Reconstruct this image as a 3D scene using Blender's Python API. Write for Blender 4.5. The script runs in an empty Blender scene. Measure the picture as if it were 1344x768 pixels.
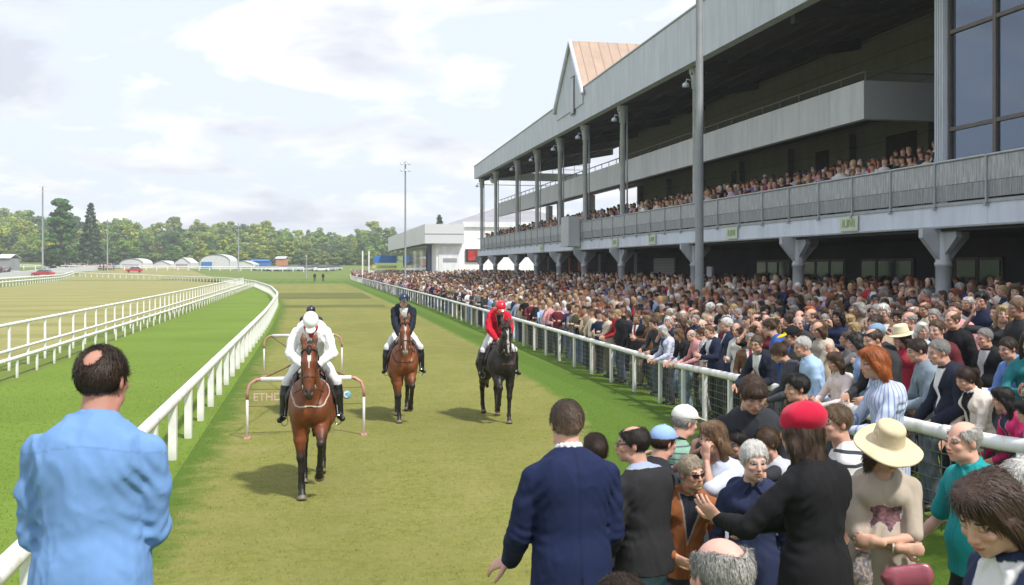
import bpy, math, random
import numpy as np
from mathutils import Vector, Matrix
R = math.radians
rng = random.Random(11)
nrs = np.random.RandomState(5)
sc = bpy.context.scene
col = sc.collection

# ------------------------------------------------------------------ camera model
FPX, HC, YAW = 1307.0, 3.0, math.atan(264 / 1307.0)
SN, CS = math.sin(YAW), math.cos(YAW)
def ray(px, py):
    u = (px - 672) / FPX
    return u * CS + SN, -u * SN + CS, (350 - py) / FPX
def at_depth(px, py, d):
    a, b, c = ray(px, py)
    return np.array([a * d, b * d, HC + c * d])
def at_height(px, py, z):
    a, b, c = ray(px, py)
    t = (z - HC) / c
    return np.array([a * t, b * t, z])
def project(x, y, z):
    d = x * SN + y * CS
    r = x * CS - y * SN
    return 672 + FPX * r / d, 350 - FPX * (z - HC) / d, d

# ------------------------------------------------------------------ object helpers
def link(o, parent=None):
    col.objects.link(o)
    if parent is not None:
        o.parent = parent
    return o
def tag(o, label=None, cat=None, group=None, kind=None):
    if label: o['label'] = label
    if cat: o['category'] = cat
    if group: o['group'] = group
    if kind: o['kind'] = kind
    return o
def empty(name, loc=(0, 0, 0), rz=0.0):
    o = bpy.data.objects.new(name, None)
    o.empty_display_size = .2
    o.location = loc
    o.rotation_euler = (0, 0, rz)
    return link(o)
def mesh_np(name, V, F, smooth=True, cols=None):
    """F: list of (n,k) int arrays (quads / tris)."""
    me = bpy.data.meshes.new(name)
    V = np.asarray(V, np.float32)
    if not isinstance(F, list): F = [F]
    F = [np.asarray(f, np.int32) for f in F if len(f)]
    me.vertices.add(len(V)); me.vertices.foreach_set('co', V.ravel())
    nl = sum(f.size for f in F); npoly = sum(len(f) for f in F)
    me.loops.add(nl); me.loops.foreach_set('vertex_index', np.concatenate([f.ravel() for f in F]))
    st, s = [], 0
    for f in F:
        st.append(s + np.arange(len(f)) * f.shape[1]); s += f.size
    me.polygons.add(npoly); me.polygons.foreach_set('loop_start', np.concatenate(st).astype(np.int32))
    me.polygons.foreach_set('use_smooth', np.full(npoly, smooth, bool))
    if cols is not None:
        a = me.color_attributes.new('Col', 'FLOAT_COLOR', 'POINT')
        a.data.foreach_set('color', np.asarray(cols, np.float32).ravel())
    me.update(calc_edges=True)
    me.validate()
    return me
def obj(name, me, mat=None, parent=None):
    if mat is not None and not me.materials: me.materials.append(mat)
    return link(bpy.data.objects.new(name, me), parent)
def dup(root, loc=None, rz=None):
    r = root.copy(); col.objects.link(r)
    if loc is not None: r.location = loc
    if rz is not None: r.rotation_euler = (0, 0, rz)
    out = [r]
    for ch in list(root.children):
        c = ch.copy(); col.objects.link(c); c.parent = r; out.append(c)
        for g in list(ch.children):
            d = g.copy(); col.objects.link(d); d.parent = c; out.append(d)
    return r

class MB:
    """collects boxes, tubes, prisms; builds one mesh"""
    def __init__(s): s.V = []; s.Q = []; s.T = []; s.n = 0
    def add(s, V, Q=(), T=()):
        V = np.asarray(V, float)
        for q in Q: s.Q.append([i + s.n for i in q])
        for t in T: s.T.append([i + s.n for i in t])
        s.V.append(V); s.n += len(V)
    def box(s, lo, hi, M=None):
        x0, y0, z0 = lo; x1, y1, z1 = hi
        V = np.array([(x0,y0,z0),(x1,y0,z0),(x1,y1,z0),(x0,y1,z0),(x0,y0,z1),(x1,y0,z1),(x1,y1,z1),(x0,y1,z1)], float)
        if M is not None: V = V @ np.array(M)[:3, :3].T + np.array(M)[:3, 3]
        s.add(V, [(0,3,2,1),(4,5,6,7),(0,1,5,4),(1,2,6,5),(2,3,7,6),(3,0,4,7)])
    def bar(s, a, b, w, h=None, up=(0, 0, 1)):
        a = np.array(a, float); b = np.array(b, float); h = h or w
        d = (b - a); L = np.linalg.norm(d); d /= L
        up = np.array(up, float)
        if abs(d @ up) > .98: up = np.array((0, 1., 0))
        x = np.cross(d, up); x /= np.linalg.norm(x); u = np.cross(x, d)
        V = []
        for p in (a, b):
            for i, j in ((-1,-1),(1,-1),(1,1),(-1,1)):
                V.append(p + x * i * w / 2 + u * j * h / 2)
        s.add(V, [(0,1,2,3),(7,6,5,4),(0,4,5,1),(1,5,6,2),(2,6,7,3),(3,7,4,0)])
    def tube(s, pts, r, n=8, cap=True, flat=1.0):
        pts = [np.array(p, float) for p in pts]
        rs = r if hasattr(r, '__len__') else [r] * len(pts)
        rings = []; prev = None
        for i, p in enumerate(pts):
            d = pts[min(i + 1, len(pts) - 1)] - pts[max(i - 1, 0)]
            d = d / (np.linalg.norm(d) + 1e-9)
            if prev is None:
                up = np.array((0, 0, 1.)) if abs(d[2]) < .9 else np.array((0, 1., 0))
                x = np.cross(d, up)
            else:
                x = prev - d * (prev @ d)
            x /= np.linalg.norm(x); prev = x; y = np.cross(d, x)
            rings.append([p + (x * math.cos(2*math.pi*k/n) + y * flat * math.sin(2*math.pi*k/n)) * rs[i] for k in range(n)])
        V = np.array(rings).reshape(-1, 3); Q = []
        for i in range(len(pts) - 1):
            for k in range(n):
                k2 = (k + 1) % n
                Q.append((i*n+k, i*n+k2, (i+1)*n+k2, (i+1)*n+k))
        T = []
        if cap:
            V = np.vstack([V, [pts[0]], [pts[-1]]]); c0 = len(V) - 2; c1 = c0 + 1; m = (len(pts)-1)*n
            for k in range(n):
                k2 = (k+1) % n
                T.append((c0, k2, k)); T.append((c1, m + k, m + k2))
        s.add(V, Q, T)
    def lathe(s, prof, n=16, M=None):
        V = []; Q = []
        for r, z in prof:
            for k in range(n):
                a = 2*math.pi*k/n; V.append((r*math.cos(a), r*math.sin(a), z))
        for i in range(len(prof)-1):
            for k in range(n):
                k2 = (k+1) % n
                Q.append((i*n+k, i*n+k2, (i+1)*n+k2, (i+1)*n+k))
        V = np.array(V, float)
        if M is not None: V = V @ np.array(M)[:3, :3].T + np.array(M)[:3, 3]
        s.add(V, Q)
    def poly(s, pts, thick_vec):
        """extruded polygon (fan triangulated by quads/tris, convex)"""
        P = np.array(pts, float); t = np.array(thick_vec, float); n = len(P)
        V = np.vstack([P, P + t]); T = []; Q = []
        for i in range(1, n-1):
            T.append((0, i+1, i)); T.append((n, n+i, n+i+1))
        for i in range(n):
            j = (i+1) % n; Q.append((i, j, n+j, n+i))
        s.add(V, Q, T)
    def mesh(s, name, smooth=False):
        V = np.vstack(s.V)
        F = []
        if s.Q: F.append(np.array(s.Q))
        if s.T: F.append(np.array(s.T))
        return mesh_np(name, V, F, smooth)
    def build(s, name, mat, parent=None, smooth=False):
        return obj(name, s.mesh(name, smooth), mat, parent)

# ------------------------------------------------------------------ signed distance field modeller
_LAT = np.random.RandomState(3).rand(3, 32, 32, 32).astype(np.float32)
def vnoise(p, k=0):
    L_ = _LAT[k % 3]; b = np.floor(p).astype(int); f = (p - b); f = f*f*(3 - 2*f); b &= 31; c = (b + 1) & 31
    x0, y0, z0 = b.T; x1, y1, z1 = c.T; fx, fy, fz = f.T
    return ((L_[x0, y0, z0]*(1-fx) + L_[x1, y0, z0]*fx)*(1-fy) + (L_[x0, y1, z0]*(1-fx) + L_[x1, y1, z0]*fx)*fy)*(1-fz) + ((L_[x0, y0, z1]*(1-fx) + L_[x1, y0, z1]*fx)*(1-fy) + (L_[x0, y1, z1]*(1-fx) + L_[x1, y1, z1]*fx)*fy)*fz
class Field:
    def __init__(s, lo, hi, h):
        s.h = h; s.lo = np.array(lo, float) - 2*h
        s.n = np.maximum(np.ceil((np.array(hi, float) + 2*h - s.lo) / h).astype(int) + 1, 4)
        s.v = np.full(s.n, 1.0, np.float32)
    def blk(s, lo, hi):
        a = np.clip(np.floor((np.array(lo) - s.lo) / s.h).astype(int), 0, s.n - 2)
        b = np.clip(np.ceil((np.array(hi) - s.lo) / s.h).astype(int) + 1, a + 1, s.n)
        sl = tuple(slice(i, j) for i, j in zip(a, b))
        ax = [(s.lo[i] + s.h * np.arange(a[i], b[i])).astype(np.float32) for i in range(3)]
        return sl, ax[0][:, None, None], ax[1][None, :, None], ax[2][None, None, :]
    def put(s, sl, d, k, neg=False):
        v = s.v[sl]
        if neg:
            d = -d
            if k > 0:
                hh = np.maximum(k - np.abs(v - d), 0) / k
                v[...] = np.maximum(v, d) + hh * hh * k * .25
            else: np.maximum(v, d, out=v)
            return
        if k > 0:
            hh = np.maximum(k - np.abs(v - d), 0) / k
            v[...] = np.minimum(v, d) - hh * hh * k * .25
        else: np.minimum(v, d, out=v)
    def cap(s, a, b, ra, rb=None, k=.02, flat=None, neg=False):
        a = np.array(a, float); b = np.array(b, float)
        rb = ra if rb is None else rb
        m = max(ra, rb) + k + 2.5 * s.h
        sl, x, y, z = s.blk(np.minimum(a, b) - m, np.maximum(a, b) + m)
        px, py, pz = x - a[0], y - a[1], z - a[2]
        ba = b - a; f = 1.0
        if flat is not None:
            n = np.array(flat[0], float); n = n / np.linalg.norm(n); f = flat[1]; g = 1/f - 1
            q = px*n[0] + py*n[1] + pz*n[2]
            px = px + q*(g*n[0]); py = py + q*(g*n[1]); pz = pz + q*(g*n[2])
            ba = ba + n * (ba @ n) * g
        L = max(float(ba @ ba), 1e-9)
        t = np.clip((px*ba[0] + py*ba[1] + pz*ba[2]) / L, 0, 1)
        d = np.sqrt((px - t*ba[0])**2 + (py - t*ba[1])**2 + (pz - t*ba[2])**2) - (ra + t*(rb - ra))
        if flat is not None: d = d * f ** .5
        s.put(sl, d.astype(np.float32), k, neg)
    def chain(s, pts, rs, k=.02, flat=None):
        for i in range(len(pts) - 1): s.cap(pts[i], pts[i+1], rs[i], rs[i+1], k, flat)
    def ell(s, c, r, rot=None, k=.02, neg=False):
        c = np.array(c, float); r = np.array(r, float)
        m = max(r) + k + 2.5*s.h
        if rot is None: m = r + k + 2.5*s.h
        sl, x, y, z = s.blk(c - m, c + m)
        x, y, z = x - c[0], y - c[1], z - c[2]
        if rot is not None:
            q = np.array(rot, float)
            x, y, z = (x*q[0,0]+y*q[1,0]+z*q[2,0], x*q[0,1]+y*q[1,1]+z*q[2,1], x*q[0,2]+y*q[1,2]+z*q[2,2])
        k0 = np.sqrt((x/r[0])**2 + (y/r[1])**2 + (z/r[2])**2)
        k1 = np.sqrt((x/r[0]**2)**2 + (y/r[1]**2)**2 + (z/r[2]**2)**2) + 1e-6
        s.put(sl, (k0*(k0-1)/k1).astype(np.float32), k, neg)
    def half(s, n, p, k=0, lo=None, hi=None):
        """keep the side where (q-p).n < 0"""
        n = np.array(n, float); n /= np.linalg.norm(n)
        lo = s.lo if lo is None else lo
        hi = s.lo + s.h*s.n if hi is None else hi
        sl, x, y, z = s.blk(lo, hi)
        d = x*n[0] + y*n[1] + z*n[2] - float(np.dot(n, p))
        s.put(sl, -(d + 0*s.v[sl]), k, True)
    def waves(s, amp, terms, lim=.05):
        idx = np.nonzero(np.abs(s.v) < lim)
        P = np.stack([s.lo[i] + s.h*idx[i] for i in range(3)], -1)
        w = np.zeros(len(P))
        for (kx, ky, kz, ph, a) in terms: w += a*np.sin(P[:, 0]*kx + P[:, 1]*ky + P[:, 2]*kz + ph)
        s.v[idx] += (amp*w).astype(np.float32)
    def folds(s, amp, seed, freq=1.0):
        """soft cloth-like ridges from warped value noise"""
        r = np.random.RandomState(seed + 77)
        idx = np.nonzero(np.abs(s.v) < .05)
        P = np.stack([s.lo[i] + s.h*idx[i] for i in range(3)], -1)
        q = P*np.array((11., 11., 5.5))*freq + r.uniform(0, 20, 3)
        q = q + 1.1*(np.stack([vnoise(q*.55 + 7*k, 1) for k in range(3)], -1) - .5)*2
        A = np.array(Matrix.Rotation(r.uniform(-.7, .7), 3, 'Y'))
        n1 = vnoise(q @ A, 2); n2 = vnoise(q*1.9 + 31, 3)
        w = (1 - np.abs(2*n1 - 1))**2*1.1 + (1 - np.abs(2*n2 - 1))**2*.45
        s.v[idx] -= (amp*(w - .75)).astype(np.float32)
    def creases(s, c, axis, rad, amp, freq, ph=0.0):
        """ring creases around a bend: ripples along axis, fading away from c"""
        c = np.array(c, float); axis = np.array(axis, float); axis /= np.linalg.norm(axis) + 1e-9
        sl, x, y, z = s.blk(c - rad*2.2, c + rad*2.2)
        x, y, z = x - c[0], y - c[1], z - c[2]
        t = x*axis[0] + y*axis[1] + z*axis[2]; r2 = x*x + y*y + z*z
        q = t + .35*np.sin(x*23 + ph)*.06 + .3*(x*.4 - y*.5 + z*.2)
        s.v[sl] += (amp*np.sin(q*freq + ph)*np.exp(-r2/(rad*rad))).astype(np.float32)
    def mesh(s):
        v = s.v; neg = v < 0
        c = [neg[i:neg.shape[0]-1+i, j:neg.shape[1]-1+j, k:neg.shape[2]-1+k] for i in (0, 1) for j in (0, 1) for k in (0, 1)]
        anyn = c[0].copy(); alln = c[0].copy()
        for q in c[1:]: anyn |= q; alln &= q
        act = anyn & ~alln
        ii = np.argwhere(act)
        if len(ii) == 0: return np.zeros((0, 3)), np.zeros((0, 4), int)
        idm = np.full(act.shape, -1, np.int32); idm[act] = np.arange(len(ii))
        off = [(i, j, k) for i in (0, 1) for j in (0, 1) for k in (0, 1)]
        val = np.stack([v[ii[:, 0]+o[0], ii[:, 1]+o[1], ii[:, 2]+o[2]] for o in off], 1)
        acc = np.zeros((len(ii), 3)); cnt = np.zeros(len(ii))
        for e0 in range(8):
            for ax in range(3):
                if off[e0][ax]: continue
                o1 = list(off[e0]); o1[ax] = 1; e1 = off.index(tuple(o1))
                a, b = val[:, e0], val[:, e1]
                m = (a < 0) != (b < 0)
                t = np.where(m, a / np.where(m, a - b, 1), 0)
                p = np.tile(np.array(off[e0], float), (len(ii), 1)); p[:, ax] = t
                acc += p * m[:, None]; cnt += m
        V = s.lo + s.h * (ii + acc / cnt[:, None])
        quads = []
        n = v.shape
        for ax in range(3):
            u, w = [(1, 2), (2, 0), (0, 1)][ax]
            sl0 = [slice(None)]*3; sl1 = [slice(None)]*3
            sl0[ax] = slice(0, n[ax]-1); sl1[ax] = slice(1, n[ax])
            for q in (u, w):
                sl0[q] = slice(1, n[q]-1); sl1[q] = slice(1, n[q]-1)
            A, B = neg[tuple(sl0)], neg[tuple(sl1)]
            for flip, M in ((False, A & ~B), (True, ~A & B)):
                e = np.argwhere(M)
                if not len(e): continue
                e[:, u] += 1; e[:, w] += 1
                def cell(du, dw):
                    q = e.copy(); q[:, u] += du; q[:, w] += dw
                    return idm[q[:, 0], q[:, 1], q[:, 2]]
                Q = np.stack([cell(-1, -1), cell(0, -1), cell(0, 0), cell(-1, 0)], 1)
                quads.append(Q[:, ::-1] if flip else Q)
        return V, np.concatenate(quads)

def join_parts(parts):
    """parts: list of (V, Q, C) -> V, Q, C"""
    Vs, Qs, Cs, n = [], [], [], 0
    for V, Q, C in parts:
        Vs.append(V); Qs.append(Q + n); Cs.append(C); n += len(V)
    return np.vstack(Vs), np.vstack(Qs), np.vstack(Cs)
def tint(V, c=(1, 1, 1), a=0.0):
    C = np.ones((len(V), 4)); C[:, :3] = c; C[:, 3] = a
    return C

# ------------------------------------------------------------------ materials
MATS = {}
class NT:
    def __init__(s, name):
        s.m = bpy.data.materials.new(name); s.m.use_nodes = True
        s.t = s.m.node_tree; s.b = s.t.nodes['Principled BSDF']
        MATS[name] = s.m
    def n(s, typ, **kw):
        nd = s.t.nodes.new(typ)
        for k, v in kw.items():
            if k.startswith('i_'):
                key = k[2:]
                nd.inputs[int(key) if key.isdigit() else key.replace('_', ' ')].default_value = v
            else: setattr(nd, k, v)
        return nd
    def l(s, a, b): s.t.links.new(a, b)
    def mix(s, fac, a, b, mode='MIX'):
        nd = s.n('ShaderNodeMix', data_type='RGBA', blend_type=mode)
        for sock, v in ((nd.inputs[0], fac), (nd.inputs[6], a), (nd.inputs[7], b)):
            if hasattr(v, 'is_linked'): s.l(v, sock)
            elif isinstance(v, (int, float)): sock.default_value = v
            else: sock.default_value = (*v, 1)
        return nd.outputs[2]
    def math(s, op, a, b=None, c=None):
        nd = s.n('ShaderNodeMath', operation=op)
        for i, v in enumerate((a, b, c)):
            if v is None: continue
            if hasattr(v, 'is_linked'): s.l(v, nd.inputs[i])
            else: nd.inputs[i].default_value = v
        return nd.outputs[0]
    def coord(s, kind='Object'): return s.n('ShaderNodeTexCoord').outputs[kind]
    def pos(s): return s.n('ShaderNodeNewGeometry').outputs['Position']
    def mapped(s, v, scale=(1, 1, 1), rot=(0, 0, 0)):
        nd = s.n('ShaderNodeMapping'); nd.inputs['Scale'].default_value = scale; nd.inputs['Rotation'].default_value = rot
        s.l(v, nd.inputs[0]); return nd.outputs[0]
    def noise(s, v, scale, detail=3, rough=.55, dist=0):
        nd = s.n('ShaderNodeTexNoise'); s.l(v, nd.inputs['Vector'])
        nd.inputs['Scale'].default_value = scale; nd.inputs['Detail'].default_value = detail
        nd.inputs['Roughness'].default_value = rough; nd.inputs['Distortion'].default_value = dist
        return nd.outputs[0]
    def ramp(s, f, p0, p1, c0=(0, 0, 0), c1=(1, 1, 1)):
        nd = s.n('ShaderNodeValToRGB'); s.l(f, nd.inputs[0])
        e = nd.color_ramp.elements
        e[0].position = p0; e[0].color = (*c0, 1); e[1].position = p1; e[1].color = (*c1, 1)
        return nd.outputs[0]
    def base(s, c):
        if hasattr(c, 'is_linked'): s.l(c, s.b.inputs['Base Color'])
        else: s.b.inputs['Base Color'].default_value = (*c, 1)
    def set(s, **kw):
        for k, v in kw.items():
            sock = s.b.inputs[k.replace('_', ' ')]
            if hasattr(v, 'is_linked'): s.l(v, sock)
            else: sock.default_value = v
    def bump(s, h, strength=.3, dist=.01):
        nd = s.n('ShaderNodeBump'); nd.inputs['Strength'].default_value = strength; nd.inputs['Distance'].default_value = dist
        s.l(h, nd.inputs['Height']); s.l(nd.outputs[0], s.b.inputs['Normal'])
def paint(name, c, rough=.5, metal=0, var=.12, scale=3.0, bump=0.0, dirt=None, coords='Object'):
    m = NT(name); v = m.coord(coords)
    n1 = m.noise(v, scale, 4)
    dark = tuple(x*(1-var) for x in c); lite = tuple(min(1, x*(1+var)) for x in c)
    cc = m.mix(m.ramp(n1, .35, .65), dark, lite)
    if dirt:
        n2 = m.noise(m.mapped(v, (1, 1, .25)), scale*2.3, 5)
        cc = m.mix(m.ramp(n2, .52, .75), cc, dirt)
    m.base(cc); m.set(Roughness=rough, Metallic=metal)
    if bump: m.bump(m.noise(v, scale*14, 4), bump, .01)
    return m.m
def tinted(name, rough=.8, bump_scale=120, bump=.25, sheen=0.0, fine=(1, 1, 1), var=.18, pattern=None, spec=.5):
    """object colour x vertex colour (alpha 1 = vertex colour alone)"""
    m = NT(name)
    at = m.n('ShaderNodeAttribute', attribute_name='Col')
    oi = m.n('ShaderNodeObjectInfo')
    v = m.coord('Object')
    c = m.mix(1.0, oi.outputs['Color'], at.outputs['Color'], 'MULTIPLY')
    if pattern: c = pattern(m, v, c)
    c = m.mix(at.outputs['Alpha'], c, at.outputs['Color'])
    n1 = m.noise(v, 9, 4); f = m.ramp(n1, .3, .7, (1-var,)*3, (1+var*.5,)*3)
    c = m.mix(1.0, c, f, 'MULTIPLY')
    m.base(c); m.set(Roughness=rough)
    m.b.inputs['Specular IOR Level'].default_value = spec
    if sheen: m.set(Sheen_Weight=sheen)
    vv = m.mapped(v, fine)
    m.bump(m.noise(vv, bump_scale, 3), bump, .004)
    return m.m
SKYK, SUNK, EXPO = .12, 3.4, 0.55
HAZE = .0006
# ------------------------------------------------------------------ materials used by figures
m_skin = tinted('skin', .5, 190, .22, var=.16, spec=.35); m_skin.node_tree.nodes['Principled BSDF'].inputs['Subsurface Weight'].default_value = .12; m_skin.node_tree.nodes['Principled BSDF'].inputs['Subsurface Radius'].default_value = (.012, .005, .003); m_skin.node_tree.nodes['Principled BSDF'].inputs['Subsurface Scale'].default_value = .6
tinted('hair', .5, 26, .7, fine=(7, 7, .8), var=.35, spec=.35)
tinted('cloth', .85, 420, .12, var=.04, spec=.25)
tinted('wool', .95, 260, .3, sheen=.12, var=.12, spec=.2)
tinted('felt', .9, 300, .25, var=.10, spec=.2)
tinted('leather', .32, 60, .12, var=.2)
tinted('denim', .9, 350, .3, var=.35, spec=.2)
def _stripes(freq, c, duty, axis=0, soft=.08, wob=2.0):
    def fn(m, v, base):
        sep = m.n('ShaderNodeSeparateXYZ'); m.l(v, sep.inputs[0])
        x = m.math('ADD', m.math('MULTIPLY', sep.outputs[axis], freq), m.math('MULTIPLY', m.noise(v, 6, 2), wob))
        s = m.math('SINE', x)
        return m.mix(m.ramp(s, duty - soft, duty + soft), base, c)
    return fn
def _radial(m, v, base):
    sep = m.n('ShaderNodeSeparateXYZ'); m.l(v, sep.inputs[0])
    s = m.math('SINE', m.math('ADD', m.math('MULTIPLY', m.math('ARCTAN2', sep.outputs[0], sep.outputs[1]), 34), m.math('MULTIPLY', m.noise(v, 5, 2), .5)))
    return m.mix(m.math('MULTIPLY', m.ramp(s, .5, .75), .8), base, (.14, .20, .42))
tinted('striped_blue', .85, 350, .2, pattern=_radial)
tinted('striped_dark', .85, 350, .2, pattern=_stripes(95, (.03, .035, .05), .55, 2))
tinted('striped_fine', .85, 350, .2, pattern=_stripes(150, (.08, .10, .11), .7, 2))
def _spots(m, v, base):
    n = m.noise(v, 42, 3); return m.mix(m.ramp(n, .46, .54), base, (.12, .12, .13))
tinted('speckled', .9, 300, .2, pattern=_spots)
def _weave(m, v, base):
    n = m.n('ShaderNodeTexWave', wave_type='BANDS'); m.l(m.mapped(v, (1, 1, 1)), n.inputs[0]); n.inputs['Scale'].default_value = 55
    return m.mix(m.math('MULTIPLY', n.outputs[1], .55), base, (.38, .27, .12))
tinted('straw', .9, 200, .5, pattern=_weave)
mm = NT('gloss_black'); mm.base((.012, .012, .014)); mm.set(Roughness=.12)
mm = NT('coat'); _a = mm.n('ShaderNodeAttribute', attribute_name='Col'); _v = mm.coord('Object')
mm.base(mm.mix(1.0, _a.outputs[0], mm.ramp(mm.noise(_v, 14, 5), .3, .7, (.82, .82, .82), (1.12, 1.1, 1.08)), 'MULTIPLY'))
mm.set(Roughness=.5); mm.b.inputs['Specular IOR Level'].default_value = .45; mm.bump(mm.noise(mm.mapped(_v, (1, 1, .3)), 160, 3), .1, .004)
mm = tinted('gloss_helmet', .22, 30, .02, var=.03)
mm = NT('steel'); mm.base((.5, .5, .5)); mm.set(Metallic=1.0, Roughness=.3)
# ------------------------------------------------------------------ people
HS = .925                                    # head size against the body
def nrm(v):
    v = np.array(v, float); return v / (np.linalg.norm(v) + 1e-9)
def rotm(yaw=0, pitch=0, roll=0):
    """head frame: yaw turns to the person's left (+), pitch nods down (+), roll tips to the right (+)"""
    M = Matrix.Rotation(R(yaw), 3, 'Z') @ Matrix.Rotation(-R(pitch), 3, 'X') @ Matrix.Rotation(R(roll), 3, 'Y')
    return np.array(M)
def ik(a, t, l1, l2, pole):
    a = np.array(a, float); t = np.array(t, float); d = t - a; L = np.linalg.norm(d)
    mx = (l1 + l2) * .995
    if L > mx: d = d / L * mx; L = mx; t = a + d
    u = d / L; c = (l1*l1 + L*L - l2*l2) / (2*l1*L); c = max(-1, min(1, c))
    p = np.array(pole, float); p = p - u * (p @ u); p = nrm(p)
    return a + u*l1*c + p*l1*math.sqrt(max(0, 1 - c*c)), t

def skel(sex, p):
    f = sex == 'f'
    J = {}
    sw = .160 if f else .190
    P0 = np.array(p.get('pelvis', (0, 0, .95)), float)
    lean, side, tw = R(p.get('lean', 2)), R(p.get('side', 0)), R(p.get('twist', 0))
    up = np.array((math.sin(side), math.sin(lean)*math.cos(side), math.cos(lean)*math.cos(side)))
    l2 = lean + R(p.get('bend', 6))
    up2 = np.array((math.sin(side), math.sin(l2)*math.cos(side), math.cos(l2)*math.cos(side)))
    sx = np.array((math.cos(tw), math.sin(tw), 0)); sx = nrm(sx - up2*(sx @ up2))
    fw = np.cross(up2, sx)                      # forward = +Y for an upright person
    hx = np.array((math.cos(tw*.4), math.sin(tw*.4), 0)); hf = np.cross(up, nrm(hx - up*(hx @ up)))
    C = P0 + up*.32; N = C + up2*.215
    J.update(P0=P0, C=C, N=N, up=up, up2=up2, sx=sx, fw=fw, hx=hx, hf=hf)
    Rh = rotm(p.get('hyaw', 0), p.get('hpitch', 8), p.get('hroll', 0))
    Rn = rotm(p.get('hyaw', 0)*.5, (p.get('hpitch', 8) + math.degrees(l2))*.5, p.get('hroll', 0)*.6 + math.degrees(side)*.5)
    J['H'] = N + Rn @ np.array((0, .042, .03)) + Rn @ np.array((0, 0, .120)); J['Rh'] = Rh
    shr = p.get('shrug', 0)
    for s, k in ((1, 'R'), (-1, 'L')):
        sh = N - up2*(.100 - shr) + sx*sw*s - fw*.008
        q = p.get(k, {})
        w = q.get('w'); w = sh + np.array((.05*s, .05, -.52)) if w is None else np.array(w, float)
        if q.get('rel'): w = sh + sx*q['rel'][0]*s + fw*q['rel'][1] + up2*q['rel'][2]
        el, wr = ik(sh, w, .285, .255, q.get('pole', (s*.5, -.9, -.35)))
        J['sh'+k], J['el'+k], J['wr'+k] = sh, el, wr
        J['hd'+k] = nrm(q.get('dir', wr - el)); J['hp'+k] = nrm(q.get('palm', -sx*s)); J['cu'+k] = q.get('curl', .35)
        hj = P0 - up*.03 + hx*.088*s
        ft = p.get('foot'+k); ft = np.array((.105*s, 0, .075)) if ft is None else np.array(ft, float)
        kn, an = ik(hj, ft, .435, .425, p.get('kpole'+k, (s*.12, 1, 0)))
        J['hj'+k], J['kn'+k], J['an'+k] = hj, kn, an
        J['fd'+k] = nrm(p.get('toe'+k, (.22*s, 1, -.12)))
    return J

def torso(F, J, sex, g, fat=0.0, hips=True):
    f = sex == 'f'
    P0, C, N, up, up2, sx, fw, hx, hf = (J[k] for k in ('P0', 'C', 'N', 'up', 'up2', 'sx', 'fw', 'hx', 'hf'))
    ch = .148 if not f else .132
    F.cap(C - up2*.02 - fw*.005, N - up2*.13 - fw*.01, ch + g, ch + .012 + g, .03, (fw, .72))
    F.cap(P0 + up*.07, C + up*.02, (.128 if f else .14) + g + fat*.5, ch - .004 + g + fat*.4, .04, (hf, .76))
    if hips: F.cap(P0 - up*.06, P0 + up*.06, (.158 if f else .15) + g + fat*.3, .142 + g + fat*.4, .04, (hf, .78))
    if fat: F.ell(P0 + up*.12 + hf*(.045 + g*.3), (.125 + fat + g, .095 + fat + g, .135 + g), None, .05)
    for s, k in ((1, 'R'), (-1, 'L')):
        sh = J['sh'+k]
        F.cap(N - up2*.05 + sx*.03*s - fw*.012, sh - sx*.02*s + up2*.002, .046 + g*.6, .040 + g*.6, .035)
        F.ell(sh - up2*.04 - sx*.042*s, (.048 + g*.7, .054 + g*.9, .07 + g*.8), None, .05)
        F.ell(C + up2*.085 + sx*.07*s + fw*.062, ((.062 if f else .075) + g, (.055 if f else .035) + g, .055 + g), None, .035)
        F.ell(C + up2*.09 + sx*.085*s - fw*.075, (.07 + g, .04 + g, .1 + g), None, .04)
def arm(F, J, k, g, t=1.0, w=1.0):
    sh, el, wr = J['sh'+k], J['el'+k], J['wr'+k]
    m = (sh*.55 + el*.45)
    F.chain([sh, m, el], [.043*w + g*.8, .044*w + g, .038*w + g], .02)
    fa = el*.68 + wr*.32
    if t >= 1:
        F.chain([el, fa, wr], [.037*w + g, .038*w + g, .025*w + g*.9], .015)
def leg(F, J, k, g, straight=False, w=1.0, end=1.0):
    hj, kn, an = J['hj'+k], J['kn'+k], J['an'+k]
    F.chain([hj + np.array((0, 0, .02)), hj*.5 + kn*.5, kn], [.088*w + g, .07*w + g, .054*w + g], .04)
    if end <= .5: return
    mid = kn*.66 + an*.34
    if straight: F.chain([kn, mid, an*.97 + kn*.03], [.054*w + g, .058 + g, .056 + g], .03)
    else: F.chain([kn, mid, an], [.05*w + g, .054*w + g, .036*w + g], .03)
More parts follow.
